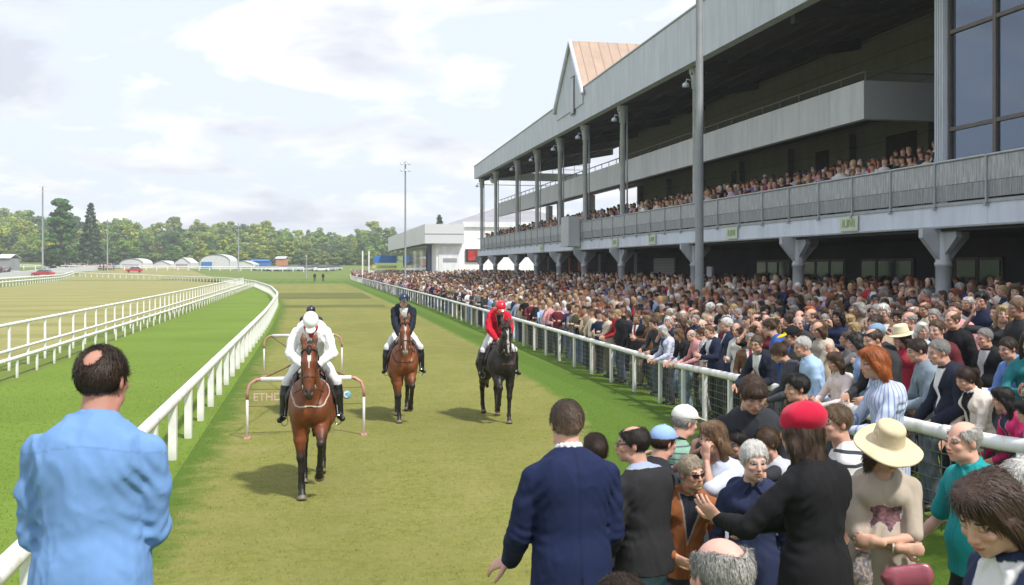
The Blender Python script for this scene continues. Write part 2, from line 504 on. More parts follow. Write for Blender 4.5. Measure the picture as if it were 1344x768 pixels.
def hand(F, wr, d, pn, side, curl, k=.006, fat=1.0):
    d = nrm(d); pn = nrm(pn - d*(pn @ d)); l = np.cross(pn, d) * side
    l = l  # towards the thumb
    F.cap(wr - d*.03, wr + d*.02, .025, .026, .012, (pn, .8))
    F.cap(wr + d*.03 + l*.002, wr + d*.075 + l*.002, .034, .039, .012, (pn, .42))
    F.cap(wr + d*.03 + l*.018 + pn*.006, wr + d*.05 + l*.022 + pn*.006, .014, .012, .012)
    for i, (o, ln) in enumerate(((.028, .070), (.0095, .079), (-.0095, .073), (-.027, .058))):
        p = wr + d*(.088 - abs(i - 1.2)*.004) + l*o
        a = curl*.55 + i*.05*curl; ang = 0; rr = .0093*fat - (i == 3)*.001
        dd = nrm(d + l*(o*2.2))
        for seg in (.46, .30, .24):
            ang += a * (1.0 if seg > .4 else 1.15)
            q = p + (dd*math.cos(ang) + pn*math.sin(ang)) * ln*seg
            F.cap(p, q, rr, rr*.9, .004); p = q; rr *= .9
    p = wr + d*.026 + l*.03 + pn*.006
    for j, (seg, m) in enumerate(((.042, (.62, .72, .28)), (.034, (.85, .35, .35 + curl*.25)), (.027, (.9, .1, .4 + curl*.4)))):
        q = p + nrm(d*m[0] + l*m[1] + pn*m[2])*seg
        F.cap(p, q, .0135 - j*.0018, .012 - j*.0018, .006); p = q

_cache = {}
def head_geo(kind='m', brow=(.06, .035, .02), h=.005, eyes='open', age=0, smile=0.3, stub=0.0):
    key = ('head', kind, brow, h, eyes, age, smile, stub)
    if key in _cache: return _cache[key]
    f = kind == 'f'
    F = Field((-.1, -.125, -.2), (.1, .145, .135), h)
    w = .93 if f else 1.0
    F.ell((0, -.014, .032), (.076*w, .096, .088), None, .01)
    F.ell((0, .03, -.025), (.062*w, .068, .088), None, .03)
    F.ell((0, .035, -.078), ((.044 if f else .052), .05, .036), None, .03)
    F.ell((0, .074, -.1), ((.014 if f else .02), .017, .014), None, .02)
    for s in (1, -1):
        F.cap((.028*s, .084, .026), (.048*s, .07, .022), .0105 if f else .0125, .009, .014)
        F.ell((.04*s, .07, -.024), (.021, .02, .018), None, .018)
        F.ell((.032*s, .100, .006), (.0175, .014, .0115), None, .008, neg=True)
        F.ell((.031*s, .0795, .006), (.0135, .0135, .0105), None, .0)
        F.cap((.018*s, .091, .0125), (.044*s, .083, .0125), .0045, .004, .004)
        F.ell((.0775*w*s, -.008, -.004), (.0095, .020, .032), np.array(Matrix.Rotation(R(24)*s, 3, 'Z') @ Matrix.Rotation(R(-12), 3, 'X')), .006)
        F.cap((.047*s*w, .0, -.09), (.03*s, -.03, -.17), .022, .026, .03)
    F.cap((0, .092, .022), (0, .111, -.022), .0075, .0105, .012)
    F.ell((0, .108, -.03), (.0125, .0125, .0095), None, .008)
    for s in (1, -1): F.ell((.0115*s, .100, -.033), (.0075, .009, .007), None, .006)
    F.ell((0, .088, -.06), (.026, .014, .022), None, .014)
    F.ell((0, .0995, -.0565), (.02, .0075, .0052), None, .005)
    F.ell((0, .097, -.0685), (.018, .008, .0065), None, .005)
    F.cap((-.022, .0975, -.0625 + .003*smile), (.022, .0975, -.0625 + .003*smile), .002, .002, .003, neg=True)
    F.cap((0, -.025, -.05), (0, -.048, -.19), .051 if f else .057, .056 if f else .065, .025)
    if age:
        for s in (1, -1): F.cap((.022*s, .098, -.03), (.034*s, .085, -.06), .002, .003, .008, neg=True)
    V, Q = F.mesh()
    C = tint(V)
    x, y, z = V[:, 0], V[:, 1], V[:, 2]; ax = np.abs(x)
    def blend(m, c, a=0.0):
        m = np.clip(m, 0, 1)[:, None]
        C[:, :3] = C[:, :3]*(1-m) + np.array(c)*m; C[:, 3] = C[:, 3]*(1 - m[:, 0]) + a*m[:, 0]
    blend(.35*np.exp(-((ax-.042)**2 + (y-.085)**2 + (z+.022)**2)/.0006), (1.05, .72, .66))
    blend(.4*np.exp(-((ax)**2 + (y-.115)**2 + (z+.028)**2)/.0003), (1.05, .75, .68))
    blend(.5*np.exp(-((ax-.08)**2)/.0002), (1.05, .72, .66))
    if stub: blend(stub*((z < -.03) & (y > .0) & (z > -.125)), (.72, .7, .7))
    lip = ((ax/.025)**2 + ((z+.0625)/.0115)**2 < 1) & (y > .085)
    blend(lip*.8, (.92, .60, .56) if not f else (.92, .50, .48))
    mouth = (np.abs(z+.0625-.003*smile) < .0026) & (ax < .022) & (y > .085)
    blend(mouth*.85, (.30, .12, .1))
    br = (np.abs(z - (.0295 + .05*(ax-.03)*(ax < .045) - .25*np.maximum(ax-.042, 0))) < (.0045 if f else .006)) & (ax > .013) & (ax < .053) & (y > .05)
    blend(br*1., brow, 1)
    ed = np.sqrt(((ax-.0315)/.0155)**2 + ((z-.0055)/.0075)**2)
    if eyes == 'open':
        blend((ed < 1.2)*(y > .07)*1., (.13, .075, .06), 1)
        blend((ed < .8)*(y > .07), (.42, .40, .39), 1)
        iris = (np.sqrt((ax-.031)**2 + (z-.006)**2) < .0068) & (y > .07)
        blend(iris*1., (.05, .04, .035), 1)
    else:
        blend((np.abs(z + .001) < .003)*(ax > .018)*(ax < .046)*(y > .06)*.8, (.12, .07, .05), 1)
    blend(.35*np.exp(-((ax-.0315)**2/.0003 + (z-.004)**2/.00018))*(y > .06)*(C[:, 3] < .5), (.8, .62, .58))
    nos = ((ax-.008)**2 + (z+.0385)**2 < .00002) & (y > .095)
    blend(nos*.7, (.3, .15, .12))
    _cache[key] = (V, Q, C); return _cache[key]

def hair_geo(style, h=.006, hatted=False):
    key = ('hair', style, h, hatted)
    if key in _cache: return _cache[key]
    F = Field((-.17, -.24, -.36), (.17, .16, .17), h)
    th = .004 if style == 'buzz' else .012
    F.ell((0, -.016, .034), (.077 + th, .097 + th, .089 + th), None, 0)
    front = ((0, .78, -.62), (0, .086, .082)); nape = ((0, .53, -.85), (0, .004, -.022))
    if style in ('short', 'buzz', 'crop', 'balding', 'crown', 'fringe', 'receding', 'thick'):
        if style == 'thick': F.ell((0, .02, .085), (.075, .085, .055), None, .02)
        if style == 'fringe':
            F.ell((0, .05, .075), (.08, .06, .05), None, .02)
            F.half((0, .6, -.8), (0, .1, .05)); F.half(nape[0], nape[1])
        elif style == 'receding':
            F.half((0, .78, -.62), (0, .062, .09)); F.half(*nape)
        else: F.half(*front); F.half(*nape)
        if style == 'balding': F.ell((0, .01, .14), (.058, .1, .07), None, .01, neg=True)
        if style == 'crown': F.ell((0, -.082, .112), (.042, .05, .06), None, .02, neg=True)
    elif style == 'rim':
        F.half((0, .78, -.62), (0, .03, .02)); F.half(*nape)
        F.ell((0, .01, .12), (.074, .125, .085), None, .01, neg=True)
    elif style in ('long', 'bob', 'wavy', 'hood'):
        zb = {'long': -.27, 'bob': -.125, 'wavy': -.2, 'hood': -.2}[style]
        for s in (1, -1):
            F.chain([(.072*s, -.02, .03), (.084*s, -.025, -.06), (.08*s, -.03, zb)], [.03, .034, .03], .03)
            F.chain([(.062*s, .04, .06), (.079*s, .02, .0), (.078*s, .0, -.06)], [.022, .02, .024], .02)
        F.cap((0, -.075, .0), (0, -.085, zb), .072, .066, .04, ((0, 1, 0), .6))
        F.ell((0, .04, .095), (.07, .06, .03), None, .02)
        F.ell((0, .112, -.03), (.064, .085, .098), None, .015, neg=True)
        if style != 'bob': F.folds(.012, 5, .8)
        F.half((0, 0, -1), (0, 0, zb - .005))
    elif style in ('tail', 'bun'):
        F.half((0, .78, -.62), (0, .08, .08)); F.half((0, .45, -.9), (0, .0, -.03))
        if style == 'tail': F.chain([(0, -.11, .05), (0, -.16, .02), (0, -.155, -.1), (0, -.14, -.2)], [.028, .034, .034, .012], .03)
        else: F.ell((0, -.125, .07), (.045, .04, .042), None, .02)
    elif style == 'curly':
        F.ell((0, -.03, .03), (.115, .115, .115), None, .02); F.ell((0, -.05, -.06), (.11, .08, .1), None, .04)
        F.ell((0, .112, -.03), (.062, .085, .092), None, .01, neg=True); F.folds(.02, 9, 2.2)
    if style in ('short', 'crop', 'balding', 'crown', 'fringe', 'rim', 'thick', 'receding', 'tail', 'bun', 'buzz'):
        for s in (1, -1): F.ell((.085*s, -.006, -.012), (.022, .023, .034), None, .006, neg=True)
        F.folds(.002, 3, 2.2)
    else: F.folds(.005, 4, 2.2)
    if hatted: F.half((0, .12, 1), (0, 0, .052))
    V, Q = F.mesh(); C = tint(V)
    if style in ('crop', 'short'):
        m = np.clip((.045 - V[:, 2])/.06, 0, 1)*np.clip(1 - V[:, 1]*0, 0, 1); C[:, :3] *= (1 + (2.4 if style == 'crop' else .3)*m)[:, None]
    V, Q, C = strands(V, Q, C, style, h, hatted)
    _cache[key] = (V, Q, C); return _cache[key]

def strands(V, Q, C, style, h, hatted=False):
    r = np.random.RandomState(len(V)); fine = h < .008
    N = np.zeros_like(V); a = np.cross(V[Q[:, 2]] - V[Q[:, 0]], V[Q[:, 3]] - V[Q[:, 1]])
    for k in range(4): np.add.at(N, Q[:, k], a)
    N /= np.linalg.norm(N, axis=1)[:, None] + 1e-9
    n = (8000 if style in ('long', 'bob', 'wavy', 'hood', 'tail') else 5200) if fine else 420; w = .0013 if fine else .0042
    i = r.randint(len(V), size=n); p = V[i] + r.normal(size=(n, 3))*h*.4; nn = N[i]
    ok = (nn[:, 2] > -.75) & ((p[:, 2] < .035) | (not hatted)); p, nn = p[ok], nn[ok]; n = len(p)
    longish = style in ('long', 'bob', 'wavy', 'hood', 'tail', 'curly')
    flow = np.tile(np.array((0, -.25, -1.0)), (n, 1)) if longish else np.stack([p[:, 0]*3, np.where(p[:, 1] > .03, .5, -.5), np.full(n, -.75)], 1)
    flow = flow + r.normal(size=(n, 3))*(.075 if longish else .26)
    t = flow - nn*np.sum(flow*nn, 1)[:, None]; t /= np.linalg.norm(t, axis=1)[:, None] + 1e-9
    ln = {'buzz': .008, 'crop': .02, 'rim': .020, 'short': .026, 'receding': .022, 'balding': .022, 'crown': .03, 'fringe': .04, 'thick': .036}.get(style, .055)*r.uniform(.6, 1.3, n)
    lift = .14 if not longish else .004
    s = np.cross(t, nn)*w*r.uniform(.6, 1.4, n)[:, None]; ln = ln[:, None]
    p0 = p - nn*.002; p1 = p + t*ln*.5 + nn*ln*lift; t2 = t*.55 + np.array((0, -.05, -.5)) if longish else t; p2 = p1 + t2*ln*.5 - nn*ln*lift*.4
    SV = np.stack([p0 - s, p0 + s, p1 - s*.9, p1 + s*.9, p2 - s*.2, p2 + s*.2], 1).reshape(-1, 3)
    b = np.arange(n)[:, None]*6 + len(V)
    SQ = np.concatenate([b + np.array([0, 1, 3, 2]), b + np.array([2, 3, 5, 4])])
    SC = np.ones((n, 6, 4)); SC[:, :, :3] = (r.uniform(.6, 1.5, n)*C[i[ok], 0])[:, None, None]; SC[:, :, 3] = 0
    return np.vstack([V, SV]), np.vstack([Q, SQ]), np.vstack([C, SC.reshape(-1, 4)])

def hat_geo(style, brim=None, h=.006):
    key = ('hat', style, brim, h)
    if key in _cache: return _cache[key]
    F = Field((-.26, -.27, -.08), (.26, .27, .2), h)
    bm = None
    if style == 'cap':
        F.ell((0, -.014, .05), (.094, .115, .092), None, 0); F.half((0, .12, -1), (0, 0, .036))
        F.ell((0, .128, .05), (.074, .085, .012), np.array(Matrix.Rotation(R(-10), 3, 'X')), .008)
        F.ell((0, -.01, .142), (.01, .01, .006), None, .004)
        bm = lambda x, y, z: (y > .088) & (z < .085)
    elif style == 'beret':
        F.ell((0, -.012, .042), (.093, .113, .05), None, 0); F.half((0, .25, -1), (0, 0, .022))
        F.ell((.0, -.028, .072), (.112, .130, .090), np.array(Matrix.Rotation(R(-12), 3, 'X')), .02); F.folds(.006, 2, .8)
        F.cap((0, -.05, .155), (0, -.05, .172), .006, .005, .006)
    elif style in ('straw', 'fedora', 'bowler'):
        R0 = {'straw': .2, 'fedora': .15, 'bowler': .13}[style]
        F.cap((0, -.012, .05), (0, -.012, .135), .112, .1, .02, ((1, 0, 0), .86)); F.half((0, 0, 1), (0, 0, .178), .03)
        F.half((0, 0, -1), (0, 0, .044))
        sl, x, y, z = F.blk(F.lo, F.lo + F.h*F.n)
        r = np.sqrt(x**2 + (y*.92)**2); zb = .05 - .35*np.maximum(r - .1, 0)*(.35 + .5*np.abs(x)/.2) + (.012*np.sin(3*np.arctan2(y, x) + .6) if style == 'straw' else .0)*(r/.2)
        F.put(sl, np.maximum(np.abs(z - zb) - .0065, r - R0).astype(np.float32)*.8, .012)
        bm = lambda x, y, z: (z > .055) & (z < .082) & (np.hypot(x, y) < .132)
    elif style == 'helmet':
        F.ell((0, -.012, .048), (.108, .132, .108), None, 0); F.half((0, .2, -1), (0, 0, .012))
        F.cap((-.085, -.01, .03), (.085, -.01, .03), .02, .02, .02)
        F.half((0, .2, -1), (0, 0, .008))
        F.ell((0, .124, .032), (.07, .064, .011), np.array(Matrix.Rotation(R(-20), 3, 'X')), .01)
        F.ell((0, -.012, .157), (.014, .014, .009), None, .006)
        for s in (1, -1): F.chain([(.078*s, .02, .02), (.066*s, .04, -.06), (.0, .075, -.117)], [.006, .006, .006], .002)
        bm = lambda x, y, z: (z < .005)
    elif style == 'scarf':
        F.ell((0, -.02, .035), (.094, .115, .104), None, 0); F.cap((0, -.06, .0), (0, -.07, -.1), .085, .08, .04)
        F.ell((0, .115, -.025), (.062, .09, .09), None, .01, neg=True); F.folds(.008, 2, 1.0)
    V, Q = F.mesh(); C = tint(V)
    if bm is not None and brim is not None:
        m = bm(V[:, 0], V[:, 1], V[:, 2]); C[m, :3] = brim; C[m, 3] = 1
    _cache[key] = (V, Q, C); return _cache[key]

def shared_mesh(key, fn):
    k = ('mesh',) + key
    if k not in _cache: _cache[k] = mesh_np(key[0], *[g for g in (lambda V, Q, C: (V, Q, True, C))(*fn())])
    return _cache[k]

def make_person(name='person', sex='m', pose=None, skin=(.54, .31, .23), hair=('short', (.05, .03, .02)), hat=None, top=None, legs=None,
                glasses=None, head=None, res=1.0, fat=0.0, clip=None, shoes=(.03, .025, .02), extras=()):
    """a standing figure 1.75 tall facing +Y, root = the body mesh; clothing and hair are children"""
    pose = pose or {}; top = top or {}; legs = legs or {}; head = head or {}
    J = skel(sex, pose)
    w = 1.0 if sex == 'm' else .86
    parts = []
    # body
    zt = max(1.6, J['P0'][2] + .68)
    F = Field((-.75, -.75, -.02), (.75, .85, zt), .0135*res)
    torso(F, J, sex, -.012, fat)
    for k in 'RL': arm(F, J, k, -.004, 1, w)
    for k in 'RL':
        leg(F, J, k, -.01, False, w)
        a = J['an'+k]; fd = J['fd'+k]
        F.cap(a - fd*.03 + np.array((0, 0, -.035)), a + fd*.13 + np.array((0, 0, -.04)), .042, .036, .02)
    F.cap(J['N'] - J['up2']*.06, J['N'] + J['up2']*.01, .06, .05, .03)
    V, Q = F.mesh(); C = tint(V)
    if shoes is not None:
        m = np.zeros(len(V), bool)
        for k in 'RL': m |= np.linalg.norm(V - (J['an'+k] + J['fd'+k]*.06 - np.array((0, 0, .03))), axis=1) < .15
        C[m, :3] = shoes; C[m, 3] = 1
    parts.append((V, Q, C))
    sx = {'R': 1, 'L': -1}
    for k in 'RL':
        wr = J['wr'+k]
        F = Field(wr - .22, wr + .22, .005*res)
        hand(F, wr, J['hd'+k], J['hp'+k], sx[k], J['cu'+k])
        if top.get('sleeve', 1) >= 1: F.cap(wr - nrm(wr - J['el'+k])*.05, wr, .027, .026, .01)
        V, Q = F.mesh()
        C = tint(V); parts.append((V, Q, C))
    V, Q, C = head_geo(**{'kind': sex, 'h': .005*res, **head})
    V = (V*HS) @ J['Rh'].T + J['H']
    parts.append((V, Q, C))
    V, Q, C = join_parts(parts)
    root = obj(name, mesh_np('body', V, Q, True, C), MATS['skin'])
    root.color = (*skin, 1)
    kids = {}
    Mh = Matrix.Translation(Vector(J['H'])) @ Matrix([list(r) for r in J['Rh']]).to_4x4() @ Matrix.Scale(HS, 4)
    def onhead(nm, key, fn, mat, c):
        o = obj(nm, shared_mesh((nm,) + key, fn), mat, root); o.matrix_local = Mh; o.color = (*c, 1); kids[nm] = o
    if hair and hair[0]: onhead('hair', (hair[0], res, bool(hat)), lambda: hair_geo(hair[0], .006*res, bool(hat)), MATS['hair'], hair[1])
    if hat: onhead('hat', (hat[0], hat[2] if len(hat) > 2 else None, res), lambda: hat_geo(hat[0], hat[2] if len(hat) > 2 else None, .006*res), MATS.get(hat[3] if len(hat) > 3 else 'felt'), hat[1])
    if glasses:
        m = MB()
        for s in (1, -1):
            m.tube([(.0785*s, .0, .012), (.072*s, .075, .012)], .003, 5)
            if glasses == 'sun':
                m.poly([(.009*s, .109, .017), (.052*s, .094, .019), (.053*s, .092, .002), (.042*s, .098, -.013), (.018*s, .108, -.011)], (0, -.004, 0))
            else: m.tube([(.031*s + .022*math.cos(a), .106 - abs(.031*s + .022*math.cos(a))*.2, .004 + .016*math.sin(a)) for a in np.linspace(0, 6.283, 13)], .002, 5, False)
        m.tube([(-.012, .113, .012), (.012, .113, .012)], .003, 5)
        o = m.build('glasses', MATS['gloss_black'], root); o.matrix_local = Mh; kids['glasses'] = o
    # top
    kind = top.get('kind', 'shirt'); g = {'shirt': .012, 'tshirt': .011, 'jumper': .018, 'jacket': .022, 'blouse': .014}[kind]
    g = top.get('g', g)
    F = Field((-.75, -.7, .3), (.75, .85, zt), .0095*res)
    torso(F, J, sex, g, fat)
    hem = top.get('hem', {'shirt': .08, 'tshirt': .06, 'jumper': .05, 'jacket': .16, 'blouse': .1}[kind])
    up, hf = J['up'], J['hf']
    if not pose.get('seated'):
        F.cap(J['P0'], J['P0'] - up*hem, .166 + g + fat*.3, .176 + g + fat*.3, .04, (hf, .80))
    slv = top.get('sleeve', 1.0)
    for k in 'RL':
        if slv >= 1: arm(F, J, k, g - .001, 1, w); 
        else: 
            sh, el = J['sh'+k], J['el'+k]; e = sh + (el - sh)*max(slv*1.4, .3)
            F.cap(sh, e, .054*w + g, .05*w + g, .02)
    fo = top.get('folds', .008)*(.75 if kind == 'jacket' else 1)
    F.folds(fo, top.get('seed', 1), .75)
    F.folds(fo*.28, top.get('seed', 1) + 50, 2.3)
    if res < 1.3:
        for q_, k in enumerate('RL'):
            if slv >= 1:
                F.creases(J['el'+k], J['wr'+k] - J['sh'+k], .075, .0045, 150, q_*2 + top.get('seed', 1))
                F.creases(J['wr'+k]*.8 + J['el'+k]*.2, J['wr'+k] - J['el'+k], .05, .003, 190, q_)
            F.creases(J['sh'+k] - J['up2']*.09 - J['fw']*.06, J['sx']*(1 if k == 'R' else -1)*.8 + J['up2']*.6, .085, .0045, 120, q_ + 1.0)
            F.creases(J['P0'] + J['up']*.16 + J['hx']*(.13 if k == 'R' else -.13), J['up'] + J['hx']*(.5 if k == 'R' else -.5), .09, .004, 110, q_*1.7)
    if slv < 1:
        for k in 'RL':
            sh, el = J['sh'+k], J['el'+k]; d = nrm(el - sh); e = sh + (el - sh)*max(slv*1.4, .3)
            m = .12; F.half(d, e, .0, np.minimum(e, e + d*.1) - m*.7, np.maximum(e, e + d*.1) + m*.7) if False else None
    F.half(-up, J['P0'] - up*hem, .0, J['P0'] - up*hem - np.array((.24, .24, .2)), J['P0'] - up*hem + np.array((.24, .24, .08)))
    # collar
    N, up2, fw = J['N'], J['up2'], J['fw']
    if kind in ('shirt', 'jacket', 'blouse'):
        pr = .062 if sex == 'm' else .056
        ring = [N + up2*(.012 + .012*math.cos(a + math.pi)) + J['sx']*math.sin(a)*pr + fw*(.012 + math.cos(a)*(pr + .002)) for a in np.linspace(.35, 2*math.pi - .35, 11)]
        hc = .03 if kind == 'shirt' else .02
        for i in range(10):
            F.cap(ring[i] - up2*.02, ring[i+1] + up2*.0, .009, .009, .006)
            F.cap(ring[i] + up2*hc*.5, ring[i+1] + up2*hc*.5, .011, .011, .008)
        for s in (1, -1):
            F.cap(N + fw*(pr+.012) + J['sx']*s*.02 + up2*.008, N + fw*(pr + .028) + J['sx']*s*.05 - up2*.035, .009, .008, .006)
    else:
        for i in range(14):
            a0, a1 = 2*math.pi*i/14, 2*math.pi*(i+1)/14
            q = [N - up2*(.004 + .018*math.cos(a)) + J['sx']*math.sin(a)*.064 + fw*(.008 + math.cos(a)*.066) for a in (a0, a1)]
            F.cap(q[0], q[1], .009, .009, .008)
    if kind == 'jacket':
        for s in (1, -1):   # lapels
            F.cap(N + fw*.075 + J['sx']*s*.055 - up2*.02, J['C'] + fw*.145 + J['sx']*s*.055 + up2*.06, .012, .02, .004)
            F.cap(J['C'] + fw*.148 + J['sx']*s*.055 + up2*.06, J['C'] + fw*.15 + J['sx']*s*.01 - up2*.12, .018, .006, .004)
    if top.get('vneck') or kind == 'tshirt':
        F.ell(N + fw*.07 + up2*.015, (.06, .06, .05), None, .006, neg=True)
    V, Q = F.mesh(); C = tint(V)
    q = V - J['C']; a = np.abs(q @ J['sx']); b = q @ up2; c = q @ fw
    if top.get('front') is not None:          # open front showing what is worn beneath
        m = np.clip(((b + .13)*.24 - a)/.012 + .5, 0, 1)*((c > .03) & (b > -.14) & (b < .22))
        C[:, :3] = C[:, :3]*(1 - m[:, None]) + np.array(top['front'])*m[:, None]; C[:, 3] = m
        if top.get('tie') is not None:
            m = (m > .5) & (a < .024); C[m, :3] = top['tie']
    if kind in ('shirt', 'blouse'):             # yoke seam across the shoulders, side seams, button placket
        m = (c < -.01) & (np.abs(b - .125 - .012*np.cos(a*14)) < .0035); C[m, :3] *= .86
        m = (c > .02) & (np.abs(a - .016) < .004) & (b < .19); C[m, :3] *= .75
        for k_ in 'RL':
            m = np.abs(np.linalg.norm(V - J['wr'+k_], axis=1) - .07) < .005; C[m, :3] *= .7
    if top.get('collar') is not None:
        dn = V - N; hgt = dn @ up2; m = (hgt > .005); C[m, :3] = top['collar']; C[m, 3] = 1
    if top.get('print') is not None:
        wv = .012*np.sin(V[:, 0]*60) + .01*np.sin(V[:, 2]*75)
        m = (c > .05) & (a < .085 + wv) & (b > -.07 + wv) & (b < .05 + wv)
        nz = .5 + .5*np.sin(V[:, 0]*90 + 3*np.sin(V[:, 2]*70))*np.sin(V[:, 2]*110 + 2*np.sin(V[:, 0]*60))
        pr_ = np.array(top['print'])
        C[m, :3] = (np.array((.05, .035, .04))*(1 - nz[m, None]) + pr_*nz[m, None]); C[m, 3] = 1
    if kind in ('jacket', 'shirt', 'blouse') and top.get('back_vent', kind == 'jacket'):
        m = (c < -.02) & (np.abs(q @ J['sx']) < .0065); C[m, :3] *= np.where(((V[m] - J['P0']) @ up) < -.02, .35, .78)[:, None]
    o = obj({'tshirt': 't_shirt', 'jumper': 'jumper', 'jacket': 'jacket', 'shirt': 'shirt', 'blouse': 'blouse'}[kind], mesh_np(kind, V, Q, True, C), MATS[top.get('mat', 'cloth')], root)
    o.color = (*top.get('color', (.3, .3, .35)), 1); kids['top'] = o
    # shirt cuffs and collar under a jacket
    if kind == 'jacket' and top.get('under') is not None:
        F = Field(J['N'] - .16, J['N'] + .16, .0058*res)
        for i in range(14):
            a0, a1 = 2*math.pi*i/14, 2*math.pi*(i+1)/14
            qq = [N + up2*(.020 + .012*math.cos(x + math.pi)) + J['sx']*math.sin(x)*.061 + fw*(.01 + math.cos(x)*.063) for x in (a0, a1)]
            F.cap(qq[0] - up2*.01, qq[1] + up2*.02, .009, .009, .008); F.cap(qq[0] + up2*.02, qq[1] + up2*.03, .0075, .0075, .006)
        V, Q = F.mesh(); o = obj('shirt_collar', mesh_np('shirt_collar', V, Q, True, tint(V)), MATS['cloth'], root); o.color = (*top['under'], 1)
        for k in 'RL':
            d = nrm(J['wr'+k] - J['el'+k]); F = Field(J['wr'+k] - .1, J['wr'+k] + .1, .006*res)
            F.cap(J['wr'+k] - d*.03, J['wr'+k] + d*.018, .036, .034, .002); F.half(d, J['wr'+k] + d*.022); V, Q = F.mesh()
            o = obj('shirt_cuff', mesh_np('shirt_cuff', V, Q, True, tint(V)), MATS['cloth'], root); o.color = (*top['under'], 1)
    # legs
    lk = legs.get('kind', 'trousers')
    F = Field((-.75, -.6, -.02), (.75, .85, zt - .3), .014*res)
    P0 = J['P0']
    F.cap(P0 - up*.06, P0 + up*.07, (.158 if sex == 'f' else .15) + .008 + fat*.3, .135 + fat*.4, .03, (hf, .78))
    if lk == 'skirt':
        F.cap(P0 - up*.05, P0 - up*.45, .165, .2, .03, (hf, .8)); F.half((0, 0, -1), P0 - up*.5)
    else:
        for k in 'RL':
            leg(F, J, k, .012 if not legs.get('tight') else .002, not legs.get('tight'), w, .4 if lk == 'shorts' else 1)
            if legs.get('tight'): pass
    F.folds(legs.get('folds', .007), 3, .7)
    F.half(up, P0 + up*.085)
    V, Q = F.mesh()
    o = obj({'trousers': 'trousers', 'jeans': 'jeans', 'skirt': 'skirt', 'shorts': 'shorts', 'breeches': 'breeches'}[lk], mesh_np(lk, V, Q, True, tint(V)), MATS['denim' if lk == 'jeans' else 'cloth'], root)
    o.color = (*legs.get('color', (.05, .05, .07)), 1); kids['legs'] = o
    if legs.get('boots') is not None:
        P = []
        for k in 'RL':
            F = Field(np.minimum(J['kn'+k], J['an'+k]) - .25, np.maximum(J['kn'+k], J['an'+k]) + .25, .012*res)
            kn, an, fd = J['kn'+k], J['an'+k], J['fd'+k]
            F.chain([kn*.86 + an*.14, kn*.6 + an*.4, an], [.066, .066, .048], .02)
            F.half(nrm(kn - an), kn*.9 + an*.1)
            F.cap(an - fd*.035 + np.array((0, 0, -.03)), an + fd*.15 + np.array((0, 0, -.035)), .044, .036, .02)
            V, Q = F.mesh()
            o = obj('boot', mesh_np('boot', V, Q, True, tint(V)), MATS['leather'], root); o.color = (*legs['boots'], 1)
    root['_J'] = 0; del root['_J']
    return root, J, kids
